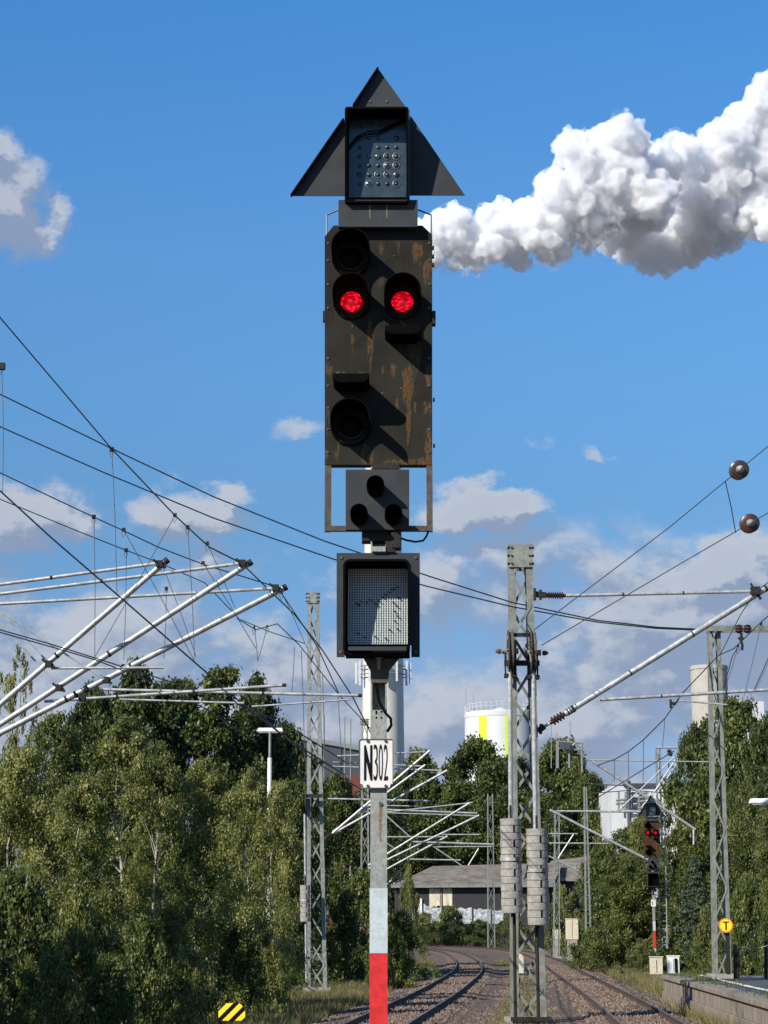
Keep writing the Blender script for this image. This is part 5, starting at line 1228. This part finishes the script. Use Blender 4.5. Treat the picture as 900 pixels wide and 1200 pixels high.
gl_ = 'trees of the left wood'; gc = 'trees behind the tracks'; gr_ = 'trees on the right'; gbush = 'bushes along the tracks'
B_ = 'birch_tree'
for a in [
    ('poplar_tree_b', 160, 768, 130, 100, 'dark leafy tree left of the tall poplar pair, behind the near cantilevers'),
    ('poplar_tree', 212, 776, 95, 104, 'dark slender tree just left of the tallest poplar in the left wood'),
    ('poplar_tree', 262, 762, 105, 98, 'tallest dark poplar with twin crown between the cantilevers and the lamp'),
    ('poplar_tree_b', 302, 785, 92, 102, 'dark poplar whose spiky top stands right above the T-shaped lamp'),
    ('oak_tree_b', 334, 842, 100, 110, 'dark rounded tree between the T-shaped lamp and slim left mast'),
    ('oak_tree_b', 110, 800, 110, 96, 'dark tree showing a gap of sky left of it, behind the third cantilever'),
    ('sparse_birch', 22, 742, 80, 60, 'thin airy birch at the left edge with a wispy top against the sky'),
    ('birch_tree_b', 70, 830, 175, 62, 'broad pale green birch near the left edge under the lower cantilever tubes'),
    ('birch_tree', 145, 838, 165, 58, 'olive green birch in the middle of the left wood'),
    ('birch_tree_b', 240, 885, 160, 60, 'lightest yellow-green birch thicket left of the T-shaped lamp pole'),
    ('birch_tree', 292, 900, 100, 66, 'yellowish birch right under the T-shaped lamp'),
    ('birch_tree_b', 322, 912, 90, 70, 'light birch hiding the lower pole of the T-shaped lamp'),
    ('birch_tree', 185, 868, 120, 54, 'small birch in front of the middle of the left wood'),
    ('oak_tree', 345, 915, 90, 96, 'low dark tree directly behind the slim left mast'),
    ('birch_tree_b', 20, 870, 170, 50, 'shadowy birch at the left edge below the airy one'),
    ('birch_tree', 95, 905, 140, 48, 'dark lower birch in the shade of the left wood'),
    ('oak_tree_b', 395, 905, 95, 130, 'dark tree filling the gap between slim mast and signal pole'),
    ('oak_tree', 325, 960, 110, 96, 'shaded low tree at the foot of the slim left mast'),
]: plant(*a, group=gl_)
for i, (x, y, h, w_) in enumerate([(-14.5, 24, 10.5, 7), (-16.5, 33, 11, 8), (-18.5, 45, 12, 8), (-14.5, 17, 8, 5), (-22, 54, 13, 9), (-21, 28, 9.5, 8), (-26, 66, 14, 9), (-25, 40, 11.5, 9)]):
    o = dup(PROTO[['birch_tree', 'oak_tree_b'][i % 2]][0]); _, H, Rad = PROTO[['birch_tree', 'oak_tree_b'][i % 2]]
    o.location = (x, y, -.3); o.scale = (w_ / 2 / Rad,) * 2 + (h / H,); o.rotation_euler = (0, 0, i * 1.3); o.name = ['birch_tree', 'oak_tree'][i % 2]
    o['label'] = 'tree of the left wood continuing outside the left picture edge'; o['category'] = 'tree'; o['group'] = 'trees outside the left edge'
for a in [
    ('oak_tree', 493, 878, 95, 312, 'dark oak right of the chimney foot, behind the far cantilevers'),
    ('oak_tree_b', 560, 862, 130, 317, 'large dark oak in front of the white tank, left of the weight mast'),
    ('oak_tree', 600, 885, 100, 312, 'dark oak directly behind the weight mast, below the tank'),
    ('oak_tree', 655, 866, 130, 322, 'broad oak with yellowing leaves right of the weight mast, under the gantry'),
    ('oak_tree_b', 690, 905, 90, 307, 'smaller oak behind the far ladder-like mast'),
    ('oak_tree_b', 470, 905, 90, 310, 'dark tree low behind the signal pole and far cantilevers'),
    ('oak_tree', 530, 915, 110, 308, 'low dark tree just above the warehouse roof ridge'),
    ('poplar_tree_b', 435, 900, 70, 292, 'dark tree hidden behind the signal pole under the number plate'),
    ('oak_tree', 640, 930, 120, 305, 'low dark tree above the second shed roof'),
    ('oak_tree_b', 590, 930, 110, 309, 'dark low tree behind the far mast in front of the warehouse'),
]: plant(*a, group=gc)
for a in [
    ('oak_tree', 858, 818, 150, 125, 'tallest oak on the right, its top behind the portal mast against the sky'),
    ('oak_tree_b', 814, 845, 72, 130, 'oak left of the portal mast with ragged sky gaps'),
    ('oak_tree_b', 905, 830, 110, 118, 'dark tree at the right picture edge beside the tallest oak'),
    ('birch_tree_b', 880, 905, 110, 92, 'yellow-green birch with white stems right of the portal mast'),
    ('birch_tree', 908, 930, 90, 86, 'pale birch cut by the right picture edge behind the platform'),
    ('oak_tree_b', 735, 968, 90, 145, 'bushy tree left of the distant signal'),
    ('oak_tree', 706, 985, 70, 165, 'round green tree between the ladder-like mast and distant signal'),
    ('oak_tree_b', 802, 952, 70, 128, 'dark green tree directly right of the distant signal head'),
    ('birch_tree', 753, 950, 70, 134, 'slim light tree right behind the distant signal'),
    ('conifer', 812, 1000, 70, 106, 'blue-green conifer between the distant signal and the portal mast'),
    ('oak_tree', 745, 1000, 90, 120, 'low bushy tree behind the foot of the distant signal'),
    ('oak_tree', 840, 985, 90, 112, 'dark low tree behind the round yellow sign'),
]: plant(*a, group=gr_)
for a in [
    ('bush', 20, 1020, 150, 45, 'dark bush low at the left picture edge'),
    ('bush_b', 95, 1040, 130, 47, 'shaded leafy bush left of centre in the lower left wood'),
    ('bush', 165, 1075, 110, 46, 'dark bush behind the striped board, left of it'),
    ('bush_b', 60, 1110, 120, 41, 'pale leafed bush near the lower left corner'),
    ('bush', 130, 1120, 110, 43, 'low bush at the bottom edge left of the striped board'),
    ('bush_b', 225, 1105, 90, 50, 'leafy bush right above the striped board'),
    ('bush', 280, 1085, 90, 60, 'dark bush between the striped board and slim left mast'),
    ('bush_b', 312, 1100, 60, 66, 'small thin bush left of the slim mast foot'),
    ('bush', 330, 1050, 80, 92, 'dark tall bush directly left of the slim mast foot'),
    ('bush', 408, 1045, 70, 98, 'dark bush right of the slim mast foot'),
    ('bush', 425, 1020, 80, 120, 'tall dark bush between slim mast and signal pole'),
    ('bush', 470, 1068, 66, 100, 'dark bush on the inside of the left track bend'),
    ('bush', 455, 1085, 70, 88, 'low dark bush right of the red band of the signal'),
    ('bush_b', 478, 1012, 34, 255, 'slender upright bush in front of the warehouse left corner'),
    ('bush_b', 497, 1070, 75, 262, 'green bush on the far bend in front of the warehouse'),
    ('bush', 528, 1062, 50, 262, 'bright green round bush in front of the graffiti'),
    ('bush_b', 560, 1078, 70, 264, 'light bush right of the graffiti, before the far mast'),
    ('bush_b', 598, 1070, 60, 264, 'bush seen between the far mast and the weight stacks'),
    ('bush_b', 655, 1036, 60, 200, 'pale green bush below the second shed roof'),
    ('bush', 698, 1088, 60, 132, 'bush at the foot of the far ladder-like mast'),
    ('bush', 735, 1045, 70, 122, 'dense bush left of the distant signal foot'),
    ('bush_b', 700, 1085, 80, 120, 'low grassy bush beside the right track verge'),
    ('bush', 795, 1075, 60, 110, 'low bush right of the white cabinet'),
    ('bush_b', 830, 1060, 70, 84, 'leafy bush left of the round yellow sign'),
    ('bush', 875, 1030, 80, 80, 'bush behind the chain, right of the round sign'),
    ('bush_b', 905, 1050, 60, 76, 'bush at the right edge behind the dark post'),
    ('bush_b', 750, 1100, 50, 108, 'low scrub at the left foot of the beige cabinet'),
]: plant(*a, group=gbush)
for k_, (r_, H, Rad) in PROTO.items():
    if 'used' in r_: del r_['used']
for o in COL.objects:
    if 'used' in o: del o['used']

# dry grass and weeds: real blades
def blades(name, pts, n_blade, h, mm, seed, label, lean=.35, wd=.012):
    rng = np.random.default_rng(seed); pts = np.asarray(pts, float); C_ = np.repeat(pts, n_blade, 0); n = len(C_)
    p = C_ + np.concatenate([rng.normal(size=(n, 2)) * .12, np.zeros((n, 1))], 1)
    hh = h * rng.uniform(.4, 1.3, n)[:, None]; a = rng.uniform(0, 6.283, n); sd = np.stack([np.cos(a), np.sin(a), np.zeros(n)], 1) * (wd * rng.uniform(.6, 1.6, n))[:, None]
    tip = p + np.concatenate([rng.normal(size=(n, 2)) * lean, np.ones((n, 1))], 1) * hh
    v = np.stack([p - sd, p + sd, tip], 1).reshape(-1, 3)
    me = bpy.data.meshes.new(name); me.vertices.add(3 * n); me.vertices.foreach_set('co', v.ravel()); me.loops.add(3 * n); me.loops.foreach_set('vertex_index', np.arange(3 * n, dtype=np.int32))
    me.polygons.add(n); me.polygons.foreach_set('loop_start', np.arange(0, 3 * n, 3, dtype=np.int32)); me.polygons.foreach_set('loop_total', np.full(n, 3, np.int32)); me.update(calc_edges=True)
    at = me.attributes.new('tint', 'FLOAT', 'POINT'); at.data.foreach_set('value', np.repeat(np.clip(rng.normal(.5, .25, n), 0, 1), 3).astype(np.float32))
    me.materials.append(mm); o = bpy.data.objects.new(name, me); COL.objects.link(o); tag(o, label, 'grass', kind='stuff'); return o
rng = np.random.default_rng(4)
def scatter(n, f):
    out = []
    while len(out) < n:
        y = 44 + rng.random() ** 1.4 * 120; q = f(y)
        if q is not None: out.append(q)
    return out
def verge_left(y):
    x = fx(lcurve, y) - 2.4 - abs(rng.normal()) * 2.2; return (x, y, -.28)
def between(y):
    xl, xr = fx(lcurve, y), fx(rcurve, y); f = rng.random()
    if rng.random() > .45 and y > 75: return None
    return (xl + 2.0 + (xr - xl - 4.2) * (.25 + .75 * f), y, -.12)
def verge_right(y):
    if y < 68: return (fx(rcurve, y) + 1.75 + rng.random() * .3, y, -.15) if rng.random() < .25 else None
    return (fx(rcurve, y) + 2.6 + abs(rng.normal()) * 2.2, y, -.28)
blades('dry_grass', scatter(5200, verge_left), 12, .42, M['grass'], 1, 'dry pale grass verge left of the left track')
blades('dry_grass', scatter(1900, between), 12, .16, M['grass'], 2, 'thin dry grass patch between the two tracks around the weight mast')
blades('dry_grass', scatter(3600, verge_right), 14, .5, M['grass'], 3, 'golden dry grass verge right of the right track')
blades('green_weeds', scatter(2600, verge_right), 12, .45, M['grassgreen'], 5, 'green weeds on the verge right of the right track')
blades('green_weeds', scatter(700, between), 10, .14, M['grassgreen'], 16, 'low green weeds growing in the ballast between the tracks')
blades('green_weeds', scatter(2200, verge_left), 12, .4, M['grassgreen'], 6, 'green weeds under the left trees')
pts = []
for _ in range(90):
    f = rng.random() ** 1.5; e = edge[0].lerp(edge[3], f); pts.append((e.x + .35 + abs(rng.normal()) * .45, e.y + rng.normal() * .2 + .4, PZ))
blades('green_weeds', pts, 12, .10, M['grassgreen'], 7, 'small green weeds growing along the platform edge')
# ground cover beyond the bend and under the woods
def cover(name, n, xf, yr, r, leaf, mm, seed, label):
    g_ = np.random.default_rng(seed); cs = []
    while len(cs) < n:
        y = g_.uniform(*yr); x = xf(y, g_)
        if x is not None: cs.append((x, y, g_.uniform(-.2, .5) * r))
    me = leaf_mesh(name, cs, g_.uniform(.6, 1.2, n) * r, 120, leaf, mm, g_, flat=.8); o = bpy.data.objects.new(name, me); COL.objects.link(o); tag(o, label, 'undergrowth', kind='stuff')
cover('undergrowth', 330, lambda y, g_: g_.uniform(-4, 16), (196, 206), 2.0, .34, M['leaf_bush'], 21, 'low green undergrowth beyond the track bend') if False else None
cover('undergrowth', 300, lambda y, g_: g_.uniform(1, 20), (160, 182), 1.25, .24, M['leaf_birch'], 21, 'low green undergrowth in front of the warehouse') if False else None
cover('undergrowth', 420, lambda y, g_: fx(lcurve, y) - 5.5 - g_.random() * 11, (44, 120), 1.1, .14, M['leaf_bush'], 22, 'dark undergrowth below the left wood')
cover('undergrowth', 300, lambda y, g_: fx(rcurve, y) + 6.5 + g_.random() * 11, (82, 160), 1.3, .18, M['leaf_bush'], 23, 'green undergrowth below the trees right of the right track')
